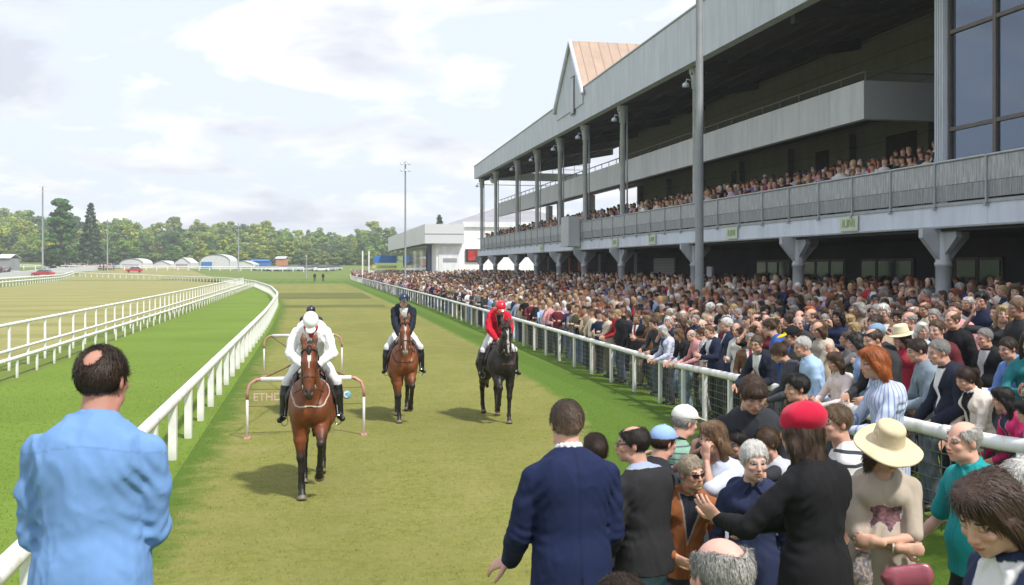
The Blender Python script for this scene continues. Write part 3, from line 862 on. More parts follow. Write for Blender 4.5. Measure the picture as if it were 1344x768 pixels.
# ------------------------------------------------------------------ horses
def make_horse(coat=(.20, .062, .022), points=(.012, .010, .009), blaze=True, up='R', seed=1, socks=False, headturn=0.0, hooves=(.16, .13, .1), nose=None,
               cloth=(.02, .02, .025), label='', poll=(0, .80, 1.93), step=1.0):
    """faces +Y; root = the body mesh; mane, tail and tack are children"""
    h = .0125
    F = Field((-.42, -1.25, -.01), (.42, 1.35, 2.2), h)
    V3 = lambda *a: np.array(a, float)
    flx = ((1, 0, 0), .86)
    F.cap((0, .36, 1.17), (0, -.5, 1.2), .295, .29, .05, ((1, 0, 0), .88))
    F.cap((0, .3, 1.42), (0, -.1, 1.40), .12, .13, .1)
    F.ell((0, -.62, 1.28), (.23, .34, .24), None, .08)
    for s in (1, -1):
        F.ell((.135*s, .42, 1.17), (.125, .21, .31), None, .07)
        F.ell((.105*s, .60, 1.12), (.115, .12, .17), None, .05)
        F.ell((.14*s, -.62, 1.14), (.145, .28, .32), None, .08)
        F.ell((.13*s, .50, .93), (.085, .115, .17), None, .05)
    pl = V3(*poll); d = nrm((math.sin(R(headturn))*.9, .30, -.9)); side = nrm(np.cross(d, (0, 0, 1.)))
    # neck
    F.chain([(0, .42, 1.28), (pl[0]*.5, (.42 + pl[1])*.5 + .03, 1.58), pl + V3(0, -.03, -.05)], [.235, .155, .098], .07, ((1, 0, 0), .62))
    F.chain([(0, .5, 1.18), (pl[0]*.5, pl[1]*.75 + .07, 1.52), pl + V3(0, .03, -.14)], [.17, .12, .085], .06, ((1, 0, 0), .8))
    # head
    fwd = nrm(np.cross(side, d)); fwd = fwd if fwd[1] > 0 else -fwd
    F.chain([pl + d*.02, pl + d*.18 + fwd*.015, pl + d*.36 + fwd*.012, pl + d*.52], [.098, .1, .078, .066], .03, (side, .82))
    F.ell(pl + d*.2 - fwd*.05, (.078, .1, .12), None, .04)
    F.ell(pl + d*.555 - fwd*.012, (.062, .06, .055), None, .03)
    F.ell(pl + d*.585 - fwd*.03, (.045, .045, .035), None, .02)
    for s in (1, -1):
        F.ell(pl + d*.17 + side*s*.068 + fwd*.045, (.028, .03, .034), None, .025)
        F.ell(pl + d*.175 + side*s*.088 + fwd*.042, (.016, .02, .02), None, .004)
        F.ell(pl + d*.54 + side*s*.035 + fwd*.044, (.017, .02, .024), None, .012, neg=True)
        e0 = pl + side*s*.058 - d*.05; e1 = pl + side*s*.082 - d*.20 + fwd*.02
        F.cap(e0, e0*.5 + e1*.5, .032, .036, .015, (fwd, .55)); F.cap(e0*.5 + e1*.5, e1, .036, .008, .01, (fwd, .55))
        F.cap(e0*.4 + e1*.6 + fwd*.03, e0 + fwd*.03, .016, .018, .01, neg=True)
    # legs: planted fore, lifted fore, hind pair
    J = {}
    for s, k in ((1, 'R'), (-1, 'L')):
        lift = (k == up)
        el = V3(.135*s, .50, .98)
        if lift: kn, fe, ho = V3(.135*s, .80, .74), V3(.12*s, .62, .40), V3(.115*s, .50, .29)
        else: kn, fe, ho = V3(.115*s, .53, .53), V3(.105*s, .52, .165), V3(.10*s, .575, .055)
        F.chain([el, el*.5 + kn*.5, kn + (el-kn)*.12], [.098, .078, .054], .03)
        F.ell(kn, (.058, .06, .066), None, .02)
        F.chain([kn, kn*.5 + fe*.5, fe], [.045, .037, .038], .02)
        F.ell(fe, (.045, .047, .05), None, .015)
        F.cap(fe, ho, .037, .042, .015)
        J['f'+k] = (el, kn, fe, ho)
        hip = V3(.15*s, -.6, 1.08)
        fwdd = .30*step if lift else -.24*step
        # diagonal pair: hind of the other side swings under the body
        q = fwdd if not lift else -fwdd
        q = -.22*step if lift else .26*step
        st = V3(.155*s, -.48 + q*.3, .88); hk = V3(.125*s, -.86 + q*.75, .545); hf = V3(.115*s, -.80 + q*1.25, .17 if q > 0 else .2); hh = V3(.11*s, -.73 + q*1.25, .055 if q > 0 else .075)
        F.chain([hip, st], [.19, .14], .06)
        F.chain([st, st*.45 + hk*.55, hk], [.13, .085, .056], .04)
        F.cap(hk + V3(0, -.03, .05), hk + V3(0, -.035, -.02), .035, .04, .02)
        F.chain([hk, hk*.5 + hf*.5, hf], [.052, .041, .041], .02)
        F.ell(hf, (.047, .05, .052), None, .015)
        F.cap(hf, hh, .04, .044, .015)
        J['h'+k] = (st, hk, hf, hh)
    body = Field(F.lo + 2*h, F.lo + h*(F.n - 3), h); body = F.v.copy()
    for s, k in ((1, 'R'), (-1, 'L')):
        for q in 'fh':
            kn, fe, ho = J[q+k][1:]
            dd = nrm(ho - fe)
            F.cap(ho, ho + dd*.035, .05, .062, .008)
            sole = ho + dd*.055
            F.half(dd, sole, .0, sole - .1, sole + .1)
    for i in range(3):
        F.folds(.004, seed*7 + i, .3)
    V, Q = F.mesh()
    C = np.ones((len(V), 4)); C[:, :3] = coat
    x, y, z = V.T
    nz = .5 + .5*np.sin(x*9 + 1.7*np.sin(z*7 + seed) + 2*np.sin(y*5))
    C[:, :3] *= (.86 + .28*nz)[:, None]
    def blend(m, c):
        m = np.clip(m, 0, 1)[:, None]; C[:, :3] = C[:, :3]*(1-m) + np.array(c)*m
    for key, jj in J.items():
        a, b = jj[1], jj[2]
        dist = np.minimum(np.linalg.norm(V - a, axis=1), np.minimum(np.linalg.norm(V - (a+b)/2, axis=1), np.linalg.norm(V - b, axis=1)))
        dist = np.minimum(dist, np.linalg.norm(V - jj[3], axis=1))
        top = a[2] + .17
        blend(np.clip((.2 - dist)/.06, 0, 1)*np.clip((top - z)/.16, 0, 1), points)
        if socks and key[0] == 'h': blend((np.linalg.norm(V - jj[2], axis=1) < .12)*1., (.55, .52, .48))
        hv = np.linalg.norm(V - (jj[3] + nrm(jj[3] - jj[2])*.03), axis=1)
        blend((hv < .085)*(((V - jj[3]) @ nrm(jj[3] - jj[2])) > .0), hooves)
    qh = V - pl; a = qh @ d; l = np.abs(qh @ side); f_ = qh @ fwd
    onhead = (a > -.05) & (np.abs(qh @ fwd) < .2) & (l < .14)
    blend(np.clip((a - .44)/.1, 0, 1)*onhead*(a < .75)*.9, (.035, .028, .026))
    if nose is not None: blend(np.clip((a - .5)/.05, 0, 1)*onhead*(l < .05)*(f_ > -.03), nose)
    if blaze == 'star': blend((((a-.13)/.042)**2 + (l/.022)**2 < 1)*(f_ > .03), (.75, .72, .68)); blend((np.abs(a-.2) < .06)*(l < .010)*(f_ > .03)*.8, (.7, .66, .62))
    if blaze == 'stripe': blend((l < .018 + .008*np.sin(a*22))*(a > .06)*(a < .52)*(f_ > .03)*.85, (.46, .43, .40))
    eye = np.zeros(len(V), bool)
    for s in (1, -1): eye |= np.linalg.norm(V - (pl + d*.175 + side*s*.094 + fwd*.045), axis=1) < .019
    C[eye, :3] = (.006, .005, .005)
    for s in (1, -1): blend((np.linalg.norm(V - (pl + side*s*.07 - d*.1 + fwd*.03), axis=1) < .045)*(f_ > .012)*.6, (.06, .04, .03))
    root = obj('horse', mesh_np('horse', V, Q, True, C), MATS['coat'])
    # mane
    M = Field((-.25, .1, 1.2), (.25, 1.2, 2.2), .011)
    crest = [V3(0, .26, 1.5), V3(pl[0]*.4, .48, 1.72), V3(pl[0]*.8, pl[1] - .13, 1.93), pl + V3(0, -.04, .07)]
    for s_ in (1,):
        M.chain(crest, [.03, .04, .042, .035], .02)
        for i in range(3): M.cap(crest[i], crest[i] + V3(-.1, .02, -.16), .045, .02, .03, ((1, 0, 0), .6)); M.cap((crest[i]+crest[i+1])/2, (crest[i]+crest[i+1])/2 + V3(-.105, .02, -.16), .045, .02, .03, ((1, 0, 0), .6))
    M.chain([pl - d*.06 + fwd*.03, pl + d*.03 + fwd*.105, pl + d*.10 + fwd*.113], [.035, .026, .007], .02, (fwd, .6))
    M.folds(.012, seed, 2.0)
    A, B = M.mesh(); hm = obj('mane', mesh_np('mane', A, B, True, tint(A)), MATS['hair'], root); hm.color = (.012, .010, .009, 1)
    T = Field((-.2, -1.35, .3), (.2, -.8, 1.5), .014)
    T.chain([(0, -.9, 1.36), (0, -1.03, 1.25), (0, -1.08, .95), (0, -1.05, .55)], [.04, .055, .075, .03], .03); T.folds(.012, seed+2, 1.5)
    A, B = T.mesh(); tl = obj('tail', mesh_np('tail', A, B, True, tint(A)), MATS['hair'], root); tl.color = (.012, .010, .009, 1)
    # saddle cloth follows the barrel
    S = Field(F.lo + 2*h, F.lo + h*(F.n-3), h); S.n = F.n.copy(); S.lo = F.lo.copy(); S.v = body - .016
    S.half((0, 1, 0), (0, .30, 0)); S.half((0, -1, 0), (0, -.34, 0)); S.half((0, 0, -1), (0, 0, 1.06)); S.half((0, .2, 1), (0, .0, 1.75))
    A, B = S.mesh(); o = obj('saddle_cloth', mesh_np('saddle_cloth', A, B, True, tint(A)), MATS['cloth'], root); o.color = (*cloth, 1)
    W = Field((-.4, -.5, .8), (.4, .5, 1.8), .012)
    W.cap((0, .17, 1.55), (0, -.2, 1.54), .10, .13, .06, ((0, 0, 1), .5)); W.ell((0, -.26, 1.59), (.15, .07, .05), None, .04)
    for s in (1, -1): W.cap((.18*s, .1, 1.48), (.31*s, .12, 1.2), .09, .1, .05, ((1, 0, 0), .25))
    A, B = W.mesh(); o = obj('saddle', mesh_np('saddle', A, B, True, tint(A)), MATS['leather'], root); o.color = (.02, .012, .008, 1)
    # girth / breastplate, bridle, reins
    def strap(name, pts, r, c, mat='leather', closed=False):
        m = MB(); m.tube(pts, r, 6, not closed); o = m.build(name, MATS[mat], root, True); o.color = (*c, 1)
        if not o.data.color_attributes: 
            at = o.data.color_attributes.new('Col', 'FLOAT_COLOR', 'POINT'); at.data.foreach_set('color', np.tile((1, 1, 1, 0.), len(o.data.vertices)))
        return o
    def ring(ao, rad_s, rad_f, cf=0, n=16, tilt=0.0):
        c = pl + d*ao + fwd*cf
        return [c + side*math.cos(t)*rad_s + fwd*math.sin(t)*rad_f + d*math.sin(t)*tilt for t in np.linspace(0, 2*math.pi, n+1)]
    br = (.05, .022, .012)
    strap('noseband', ring(.36, .077, .094, .005), .0095, br)
    strap('browband', ring(.045, .098, .11, -.005, 16, -.03), .010, br)
    for s in (1, -1):
        strap('cheekpiece', [pl + side*s*.088 + fwd*.02 - d*.02, pl + d*.2 + side*s*.094 + fwd*.0, pl + d*.36 + side*s*.079, pl + d*.47 + side*s*.07], .008, br)
        strap('bit_ring', [pl + d*.47 + side*s*.074 + d*.028*math.cos(t) + fwd*.028*math.sin(t) for t in np.linspace(0, 6.283, 13)], .005, (.35, .34, .32), 'leather')
        strap('rein', [pl + d*.47 + side*s*.078, V3(.17*s, .86, 1.38), V3(.21*s, .56, 1.55), V3(.09*s, .36, 1.68)], .009, (.06, .028, .015))
    S = Field(F.lo + 2*h, F.lo + h*(F.n-3), h); S.n = F.n.copy(); S.lo = F.lo.copy(); S.v = body - .009
    pn_ = nrm((0, .58, .81)); pc_ = V3(0, .74, 1.16)
    S.half(pn_, pc_ + pn_*.0085); S.half(-pn_, pc_ - pn_*.0085); S.half((0, 0, -1), (0, 0, .9)); S.half((0, -1, 0), (0, .05, 0))
    A, B = S.mesh(); o = obj('breastplate', mesh_np('breastplate', A, B, True, tint(A)), MATS['cloth'], root); o.color = ((.46, .42, .35, 1) if blaze == 'star' else (.10, .05, .025, 1))
    for s in (1, -1):
        m = MB(); m.tube([V3(.30*s, .08, 1.35), V3(.335*s, .12, 1.0)], .009, 5)
        c = V3(.34*s, .14, .93)
        m.tube([c + V3(.045*math.cos(t)*s, 0, .06*math.sin(t)) for t in np.linspace(-.5*math.pi, 1.5*math.pi, 13)], .008, 5)
        o = m.build('stirrup', MATS['steel'], root)
    return root
def make_rider(silk, helmet, breeches=(.72, .72, .74), boots=(.012, .012, .013), lean=34, scarf=None, bib=None, hands=1.66, hpitch=38, hy=0, silkkind='shirt', under=None):
    pose = dict(pelvis=(0, -.16, 1.73), lean=lean, bend=8, hpitch=hpitch, hyaw=hy, seated=True,
                R=dict(w=(.10, .31, hands), pole=(1.3, -.3, -.5), dir=(-.35, .85, -.3), palm=(-.9, -.2, -.3), curl=1.5),
                L=dict(w=(-.10, .31, hands), pole=(-1.3, -.3, -.5), dir=(.35, .85, -.3), palm=(.9, -.2, -.3), curl=1.5),
                footR=(.36, .06, 1.0), footL=(-.36, .06, 1.0), kpoleR=(.9, 1, .3), kpoleL=(-.9, 1, .3), toeR=(.25, 1, -.1), toeL=(-.25, 1, -.1))
    top = dict(kind=silkkind, color=silk, folds=.014, g=.026)
    if bib is not None: top['front'] = bib
    if under is not None: top['under'] = under
    r, J, k = make_person(sex='m', pose=pose, hair=('crop', (.03, .02, .015)), hat=('helmet', helmet, (.02, .02, .02), 'gloss_helmet'), top=top,
                          legs=dict(kind='breeches', tight=True, color=breeches, boots=boots), skin=(.6, .36, .27))
    if scarf is not None:
        F = Field(J['N'] - .2, J['N'] + .2, .008)
        for i in range(12):
            a0, a1 = 2*math.pi*i/12, 2*math.pi*(i+1)/12
            q = [J['N'] + J['up2']*(.03) + J['sx']*math.sin(t)*.064 + J['fw']*(.018 + math.cos(t)*.07) for t in (a0, a1)]
            F.cap(q[0], q[1], .026, .026, .01)
        F.ell(J['N'] + J['fw']*.10 - J['up2']*.02, (.035, .03, .05), None, .02)
        F.folds(.006, 3, 1.5); V, Q = F.mesh(); o = obj('scarf', mesh_np('scarf', V, Q, True, tint(V)), MATS['cloth'], r); o.color = (*scarf, 1)
    return r
# ------------------------------------------------------------------ world, sun, camera
SUN_EL, SUN_AZ = R(54), R(147)        # azimuth clockwise from +Y: the sun is high, behind the viewer's right shoulder
sv = np.array((math.sin(SUN_AZ)*math.cos(SUN_EL), math.cos(SUN_AZ)*math.cos(SUN_EL), math.sin(SUN_EL)))
w = bpy.data.worlds.new('World'); sc.world = w; w.use_nodes = True
t = w.node_tree; bg = t.nodes['Background']
sky = t.nodes.new('ShaderNodeTexSky'); sky.sky_type = 'NISHITA'; sky.sun_disc = False
sky.sun_elevation = SUN_EL; sky.sun_rotation = SUN_AZ; sky.air_density = 1.0; sky.dust_density = 1.5; sky.ozone_density = 1.0
def wn(typ, **k):
    n = t.nodes.new(typ)
    for a, b in k.items(): setattr(n, a, b)
    return n
L = t.links.new
tc = wn('ShaderNodeTexCoord'); sp = wn('ShaderNodeSeparateXYZ'); L(tc.outputs['Generated'], sp.inputs[0])
def wm(op, a, b=None):
    n = wn('ShaderNodeMath', operation=op)
    for i, q in enumerate((a, b)):
        if q is None: continue
        if hasattr(q, 'is_linked'): L(q, n.inputs[i])
        else: n.inputs[i].default_value = q
    return n.outputs[0]
zz = wm('ADD', wm('MAXIMUM', sp.outputs[2], 0.0), .24)
cb = wn('ShaderNodeCombineXYZ'); L(wm('DIVIDE', sp.outputs[0], zz), cb.inputs[0]); L(wm('DIVIDE', sp.outputs[1], zz), cb.inputs[1])
def wnoise(scale, det, rough=.55, off=(0, 0, 0), dist=0.0):
    mp = wn('ShaderNodeMapping'); mp.inputs['Location'].default_value = off; L(cb.outputs[0], mp.inputs[0])
    n = wn('ShaderNodeTexNoise'); n.inputs['Scale'].default_value = scale; n.inputs['Detail'].default_value = det
    n.inputs['Roughness'].default_value = rough; n.inputs['Distortion'].default_value = dist; L(mp.outputs[0], n.inputs['Vector']); return n.outputs[0]
def wramp(f, p0, p1, c0=(0, 0, 0, 1), c1=(1, 1, 1, 1)):
    n = wn('ShaderNodeValToRGB'); L(f, n.inputs[0]); e = n.color_ramp.elements
    e[0].position = p0; e[0].color = c0; e[1].position = p1; e[1].color = c1; return n.outputs[0]
def wmix(f, a, b):
    n = wn('ShaderNodeMix', data_type='RGBA')
    for s_, q in ((n.inputs[0], f), (n.inputs[6], a), (n.inputs[7], b)):
        if hasattr(q, 'is_linked'): L(q, s_)
        elif isinstance(q, float): s_.default_value = q
        else: s_.default_value = (*q, 1)
    return n.outputs[2]
veil = wmix(.85, sky.outputs[0], (5.5, 5.95, 6.7))                      # thin high cloud over the blue
cl = wramp(wnoise(2.3, 8, .55, (3.1, .7, 0), .35), .475, .575)
shade = wramp(wnoise(2.2, 6, .5, (3.16, .83, .12), .3), .44, .64)
cloudcol = wmix(shade, (7.4, 7.4, 7.4), (4.4, 4.65, 5.25))
fin = wmix(cl, veil, cloudcol)
L(fin, bg.inputs[0]); bg.inputs[1].default_value = SKYK
sun = bpy.data.lights.new('sun', 'SUN'); sun.energy = SUNK; sun.angle = R(4); sun.color = (1, .955, .88)
so = link(bpy.data.objects.new('sun', sun)); so.rotation_euler = Vector(sv).to_track_quat('Z', 'Y').to_euler(); so.location = (0, 0, 60)
cam = bpy.data.cameras.new('camera'); co = link(bpy.data.objects.new('camera', cam))
cam.sensor_width = 36; cam.lens = 36*FPX/1344; cam.shift_y = -34/1344
co.location = (0, 0, HC); co.rotation_euler = (math.pi/2, 0, -YAW); cam.clip_start = .1; cam.clip_end = 6000
cam.dof.use_dof = True; cam.dof.focus_distance = 12.5; cam.dof.aperture_fstop = 10
sc.camera = co
sc.view_settings.view_transform = 'Standard'; sc.view_settings.look = 'None'; sc.view_settings.exposure = EXPO; sc.view_settings.gamma = 1
sc.cycles.use_denoising = True; sc.cycles.max_bounces = 5; sc.cycles.diffuse_bounces = 3; sc.cycles.glossy_bounces = 2; sc.cycles.transparent_max_bounces = 8
sc.cycles.sample_clamp_indirect = 8

# ------------------------------------------------------------------ terrain
def sst(a, b, x):
    q = np.clip((np.asarray(x, float) - a)/(b - a), 0, 1); return q*q*(3 - 2*q)
_rp = [at_depth(2600, 0, 4.6), at_depth(1344, 0, 7.43), at_depth(1100, 0, 10.8), at_depth(985, 0, 14.5), at_depth(885, 0, 21)]
RY = np.array([p[1] for p in _rp] + [36, 67, 134, 240]); RX = np.array([p[0] for p in _rp] + [7.85, 8.4, 8.8, 9.0]); RE = np.array([.68, .65, .55, .4, 0, 0, 0, 0, 0])
def xrail(y): return np.interp(y, RY, RX)
def E(x, y):
    x = np.asarray(x, float); y = np.asarray(y, float)
    xr = xrail(y); er = np.interp(y, RY, RE)
    right = er + .105*np.clip(x - xr - .3, 0, 8.0)
    left = er*(1 - sst(0, 1.4, xr - x))
    fg = .42*(1 - sst(7.4, 9.0, y))*sst(-.1, .9, x) + .22*(1 - sst(2.6, 3.6, y))*sst(1.2, 2.2, x)
    bump = .88*np.exp(-(((x + .78)/.95)**2 + ((y - 3.2)/1.5)**2)**2)
    z = np.where(x > xr, right, np.maximum(left, fg))
    z = np.maximum(z, bump*np.where(x < .3, 1, 0.9))
    z = z*(1 - sst(200, 240, y))
    far = .028*np.clip(y - 228, 0, 300) + .012*np.clip(-x - 60, 0, 150)*sst(150, 260, y)
    hill = 8*sst(430, 620, y)
    return z + far + hill
def axis(parts):
    return np.unique(np.round(np.concatenate([np.arange(a, b, s) for a, b, s in parts]), 3))
xs = axis([(-690, -60, 30), (-60, -4, 4), (-4, 28, .35), (28, 60, 4), (60, 691, 45)])
ys = axis([(-300, -6, 42), (-6, 24, .35), (24, 80, 4), (80, 250, 10), (250, 741, 20)])
X, Y = np.meshgrid(xs, ys, indexing='ij'); Z = E(X, Y)
def gridmesh(name, X, Y, Z):
    n, m = X.shape; ix = np.arange(n*m).reshape(n, m)
    F = np.stack([ix[:-1, :-1], ix[1:, :-1], ix[1:, 1:], ix[:-1, 1:]], -1).reshape(-1, 4)
    return mesh_np(name, np.stack([X.ravel(), Y.ravel(), Z.ravel()], 1), F)
def turf(name, c, c2, worn, stripes=0, swid=5.0, sdir=0, k=1.0, wornk=(.5, .72), verge=None):
    m = NT(name); v = m.pos()
    fine = m.math('ADD', m.math('MULTIPLY', m.noise(v, 7.5, 6, .7), .6), m.math('MULTIPLY', m.noise(m.mapped(v, (1, .35, 1)), 30, 4, .65), .4)); mid = m.noise(v, 1.1, 4, .6); big = m.noise(v, .16, 3)
    cc = m.mix(m.ramp(fine, .36, .64), tuple(x*.9 for x in c), tuple(x*1.06 for x in c2))
    cc = m.mix(m.math('MULTIPLY', m.ramp(mid, *wornk), .75*k), cc, worn)
    cc = m.mix(m.math('MULTIPLY', m.ramp(big, .4, .62), .35), cc, tuple(x*.78 for x in c))
    if stripes:
        sep = m.n('ShaderNodeSeparateXYZ'); m.l(v, sep.inputs[0])
        s = m.math('SINE', m.math('ADD', m.math('MULTIPLY', sep.outputs[sdir], 2*math.pi/swid), m.math('MULTIPLY', big, 1.6)))
        cc = m.mix(m.math('MULTIPLY', m.ramp(s, .35, .65), stripes), cc, tuple(x*.72 for x in c))
    if verge:
        at_ = m.n('ShaderNodeAttribute', attribute_name='Col'); sepv = m.n('ShaderNodeSeparateXYZ'); m.l(v, sepv.inputs[0])
        vs = m.math('SINE', m.math('MULTIPLY', sepv.outputs[0], 3.0)); vc = m.mix(m.ramp(fine, .3, .72), *verge)
        vc = m.mix(m.math('MULTIPLY', m.ramp(vs, .4, .6), .3), vc, tuple(x*.68 for x in verge[0]))
        f_ = m.math('ADD', at_.outputs['Fac'], m.math('MULTIPLY', m.math('SUBTRACT', m.noise(v, 2.2, 5, .65), .5), .9))
        cc = m.mix(m.ramp(f_, .32, .68), vc, cc)
    m.base(cc); m.set(Roughness=.95); m.b.inputs['Specular IOR Level'].default_value = .15
    m.bump(m.noise(m.mapped(v, (1, .5, 1)), 38, 4, .7), .55, .04)
    return m.m
tag(obj('ground', gridmesh('ground', X, Y, Z), turf('meadow_turf', (.12, .172, .03), (.16, .21, .048), (.18, .20, .065))), kind='structure')
def sheet(name, ys, xl, xr_, mat, dz, n=7):
    ys = np.array(ys, float); f = np.linspace(0, 1, n)[:, None]
    Xs = xl(ys)[None, :]*(1 - f) + xr_(ys)[None, :]*f; Ys = np.repeat(ys[None, :], n, 0)
    return tag(obj(name, gridmesh(name, Xs, Ys, E(Xs, Ys) + dz), mat), kind='structure')
yv = axis([(5.5, 24, .35), (24, 250, 3), (250, 330, 8)])
IRX = np.array([-2.1, -2.1, -2.5, -4.2, -8, -16, -32, -62, -112]); IRY = np.array([4, 50, 80, 110, 150, 195, 232, 258, 272])
def xin(y): return np.interp(y, IRY, IRX)
_sw = lambda y: np.interp(y, [0, 22, 36, 67, 140, 260], [2.6, 2.0, 1.7, 1.9, 2.6, 3.5])
T_track = turf('race_track_turf', (.158, .172, .038), (.240, .240, .064), (.255, .236, .084), stripes=.10, swid=2.6, sdir=0, wornk=(.42, .7), verge=((.072, .135, .014), (.112, .185, .026)))
o = sheet('race_track', yv[yv < 236], lambda y: xin(y) + .2, lambda y: xrail(y) + .25, T_track, .008, 64)
co_ = np.array([v.co for v in o.data.vertices]); dl = co_[:, 0] - xin(co_[:, 1]); dr = xrail(co_[:, 1]) - co_[:, 0] - _sw(co_[:, 1])
wv_ = np.clip(.5 + dr/.7, 0, 1)*np.clip(.1 + dl/1.5, 0, 1)*(1 - sst(150, 205, co_[:, 1]))
at_ = o.data.color_attributes.new('Col', 'FLOAT_COLOR', 'POINT'); at_.data.foreach_set('color', np.repeat(wv_[:, None], 4, 1).astype(np.float32).ravel())
sheet('inner_turf', axis([(2, 60, 2), (60, 196, 5)]), lambda y: np.interp(y, [0, 150, 200], [-7.6, -8.0, -15.0]), lambda y: np.minimum(xin(y) + .45, 0), turf('inner_turf_grass', (.125, .198, .022), (.170, .252, .040), (.17, .23, .048), stripes=.18, swid=7, sdir=1, k=.5), .004, 16)
sheet('training_track', axis([(8, 60, 2), (60, 330, 6)]), lambda y: np.interp(y, [8, 60, 125, 252, 330], [-30, -33.5, -40.5, -55.5, -62]), lambda y: np.interp(y, [0, 150, 240, 330], [-9.2, -9.6, -22, -40]), turf('training_track_turf', (.25, .245, .085), (.32, .30, .125), (.35, .31, .15), stripes=.45, swid=9, sdir=1), .008, 24)
mat_shadow = turf('shadow_turf', (.105, .118, .03), (.145, .155, .045), (.15, .155, .05))
for a, b in ((94, 116), (74, 79)):  # shadow bands across the far track, painted as darker green sheets
    ysh = np.arange(a, b + .1, 1.0); sheet('shadow_band', ysh, lambda y: xin(y) + .3, lambda y: xrail(y) - 2.9, mat_shadow, .016, 10)
# raised floor under the stand
conc = paint('terrace_concrete', (.27, .26, .25), .9, var=.2, scale=.8, bump=.2)
Xs, Ys = np.meshgrid(axis([(11.0, 40.1, 1.0)]), axis([(-2, 170, 6)]), indexing='ij')
m = MB(); m.box((16.2, -4, .2), (40, 125, .94)); tag(m.build('stand_pavement', conc), kind='structure')

# ------------------------------------------------------------------ running rails
white = paint('white_paint', (.80, .80, .79), .42, var=.06, scale=2.5, dirt=(.50, .50, .42))
_m = NT.__new__(NT); _m.m = white; _m.t = white.node_tree; _m.b = white.node_tree.nodes['Principled BSDF']
_src = _m.b.inputs['Base Color'].links[0].from_socket; _sp = _m.n('ShaderNodeSeparateXYZ'); _m.l(_m.pos(), _sp.inputs[0])
_spl = _m.n('ShaderNodeSeparateXYZ'); _m.l(_m.coord('Object'), _spl.inputs[0])
_f = _m.math('MULTIPLY', _m.ramp(_m.math('ADD', _spl.outputs[2], _m.math('MULTIPLY', _m.noise(_m.pos(), 6, 4), .25)), .10, .34, (1, 1, 1), (0, 0, 0)), .55)
_m.base(_m.mix(_f, _src, (.36, .37, .22)))
metal = paint('grey_steel', (.30, .32, .34), .45, metal=.3, var=.1)
wirem = paint('mesh_wire', (.06, .08, .06), .5)
def nrm_(v): return v/(np.linalg.norm(v) + 1e-9)
def polyline(pts, step):
    P = [np.array(p, float) for p in pts]; out = [P[0]]; acc = 0
    for a, b in zip(P[:-1], P[1:]):
        Ls = np.linalg.norm(b - a); d = (b - a)/Ls; q = step - acc
        while q < Ls: out.append(a + d*q); q += step
        acc = (acc + Ls) % step
    return out
def smooth_pts(xs_, ys_, n=240):
    tt = np.linspace(0, 1, len(xs_)); u = np.linspace(0, 1, n)
    x = np.interp(u, tt, xs_); y = np.interp(u, tt, ys_)
    for _ in range(int(n*.03)):
        x[1:-1] = (x[:-2] + 2*x[1:-1] + x[2:])/4; y[1:-1] = (y[:-2] + 2*y[1:-1] + y[2:])/4
    return [(a, b) for a, b in zip(x, y)]
def rail_fence(name, pts, label, h=.95, step=2.0, post=(.15, .05), beam=.13, mid=None, group=None, midbeam=.09):
    """pts: ground polyline (x, y). Top beam, optional middle beam, upright posts."""
    p0 = pts[0]
    root = empty(name, (p0[0], p0[1], float(E(p0[0], p0[1])))); o0 = np.array(root.location)
    tag(root, label, 'rail', group)
    P = [np.array((x, y, float(E(x, y)) + h - beam/2)) - o0 for x, y in pts]
    m = MB(); m.tube(P, beam/2, 8, True, 1.0)
    jt = polyline([(p[0], p[1], 0) for p in P[:60]], 5.0)
    Pa = np.array(P)
    for q in jt[1:40]:
        i = int(np.argmin(np.hypot(Pa[:, 0] - q[0], Pa[:, 1] - q[1]))); i = min(max(i, 0), len(Pa) - 2); dd = nrm_(Pa[i+1] - Pa[i]); m.tube([Pa[i] - dd*.07, Pa[i] + dd*.07], beam/2 + .006, 8)
    m.build('top_rail', white, root, True)
    if mid:
        m = MB(); m.tube([p - (0, 0, h - beam/2 - mid) for p in P], midbeam/2, 8); m.build('middle_rail', white, root, True)
    Q = polyline([(x, y, 0) for x, y in pts], step)
    dirs = [Q[min(i+1, len(Q)-1)] - Q[max(i-1, 0)] for i in range(len(Q))]
    rest = MB(); k = 0
    bm_ = MB(); bm_.box((-post[0]/2, -post[1]/2, -.05), (post[0]/2, post[1]/2, h - beam*.6)); pm = bm_.mesh('post'); pm.materials.append(white)
    for i, (q, d) in enumerate(zip(Q, dirs)):
        a = math.atan2(d[1], d[0]); z = float(E(q[0], q[1])) - o0[2]
        M = Matrix.Translation((q[0] - o0[0], q[1] - o0[1], z)) @ Matrix.Rotation(a, 4, 'Z') @ Matrix.Rotation(R(rng.uniform(-.8, .8)), 4, 'Y')
        if k < 98:
            o = link(bpy.data.objects.new('post', pm), root); o.matrix_local = M; k += 1
        else: rest.box((-post[0]/2, -post[1]/2, -.05), (post[0]/2, post[1]/2, h - beam*.6), M)
    if rest.n: o = rest.build('distant_posts', white, root); o['kind'] = 'stuff'
    return root, P, o0
inpts = smooth_pts(IRX[:], IRY[:] + 0.0, 200); inpts = [(x, y) for x, y in zip(np.interp(np.linspace(2.2, 272, 170), IRY, IRX), np.linspace(2.2, 272, 170))]
_x = np.array([p[0] for p in inpts]); 
for _ in range(12): _x[1:-1] = (_x[:-2] + 2*_x[1:-1] + _x[2:])/4
inpts = list(zip(_x, [p[1] for p in inpts]))
rail_fence('running_rail', inpts, 'white board rail on the near side of the bright green inner turf, curving away left', .98, 2.0, (.16, .12), .16)
rypts = np.concatenate([np.linspace(3.4, 40, 60), np.linspace(42, 236, 60)]); rxx = np.interp(rypts, RY, RX)
for _ in range(8): rxx[1:-1] = (rxx[:-2] + 2*rxx[1:-1] + rxx[2:])/4
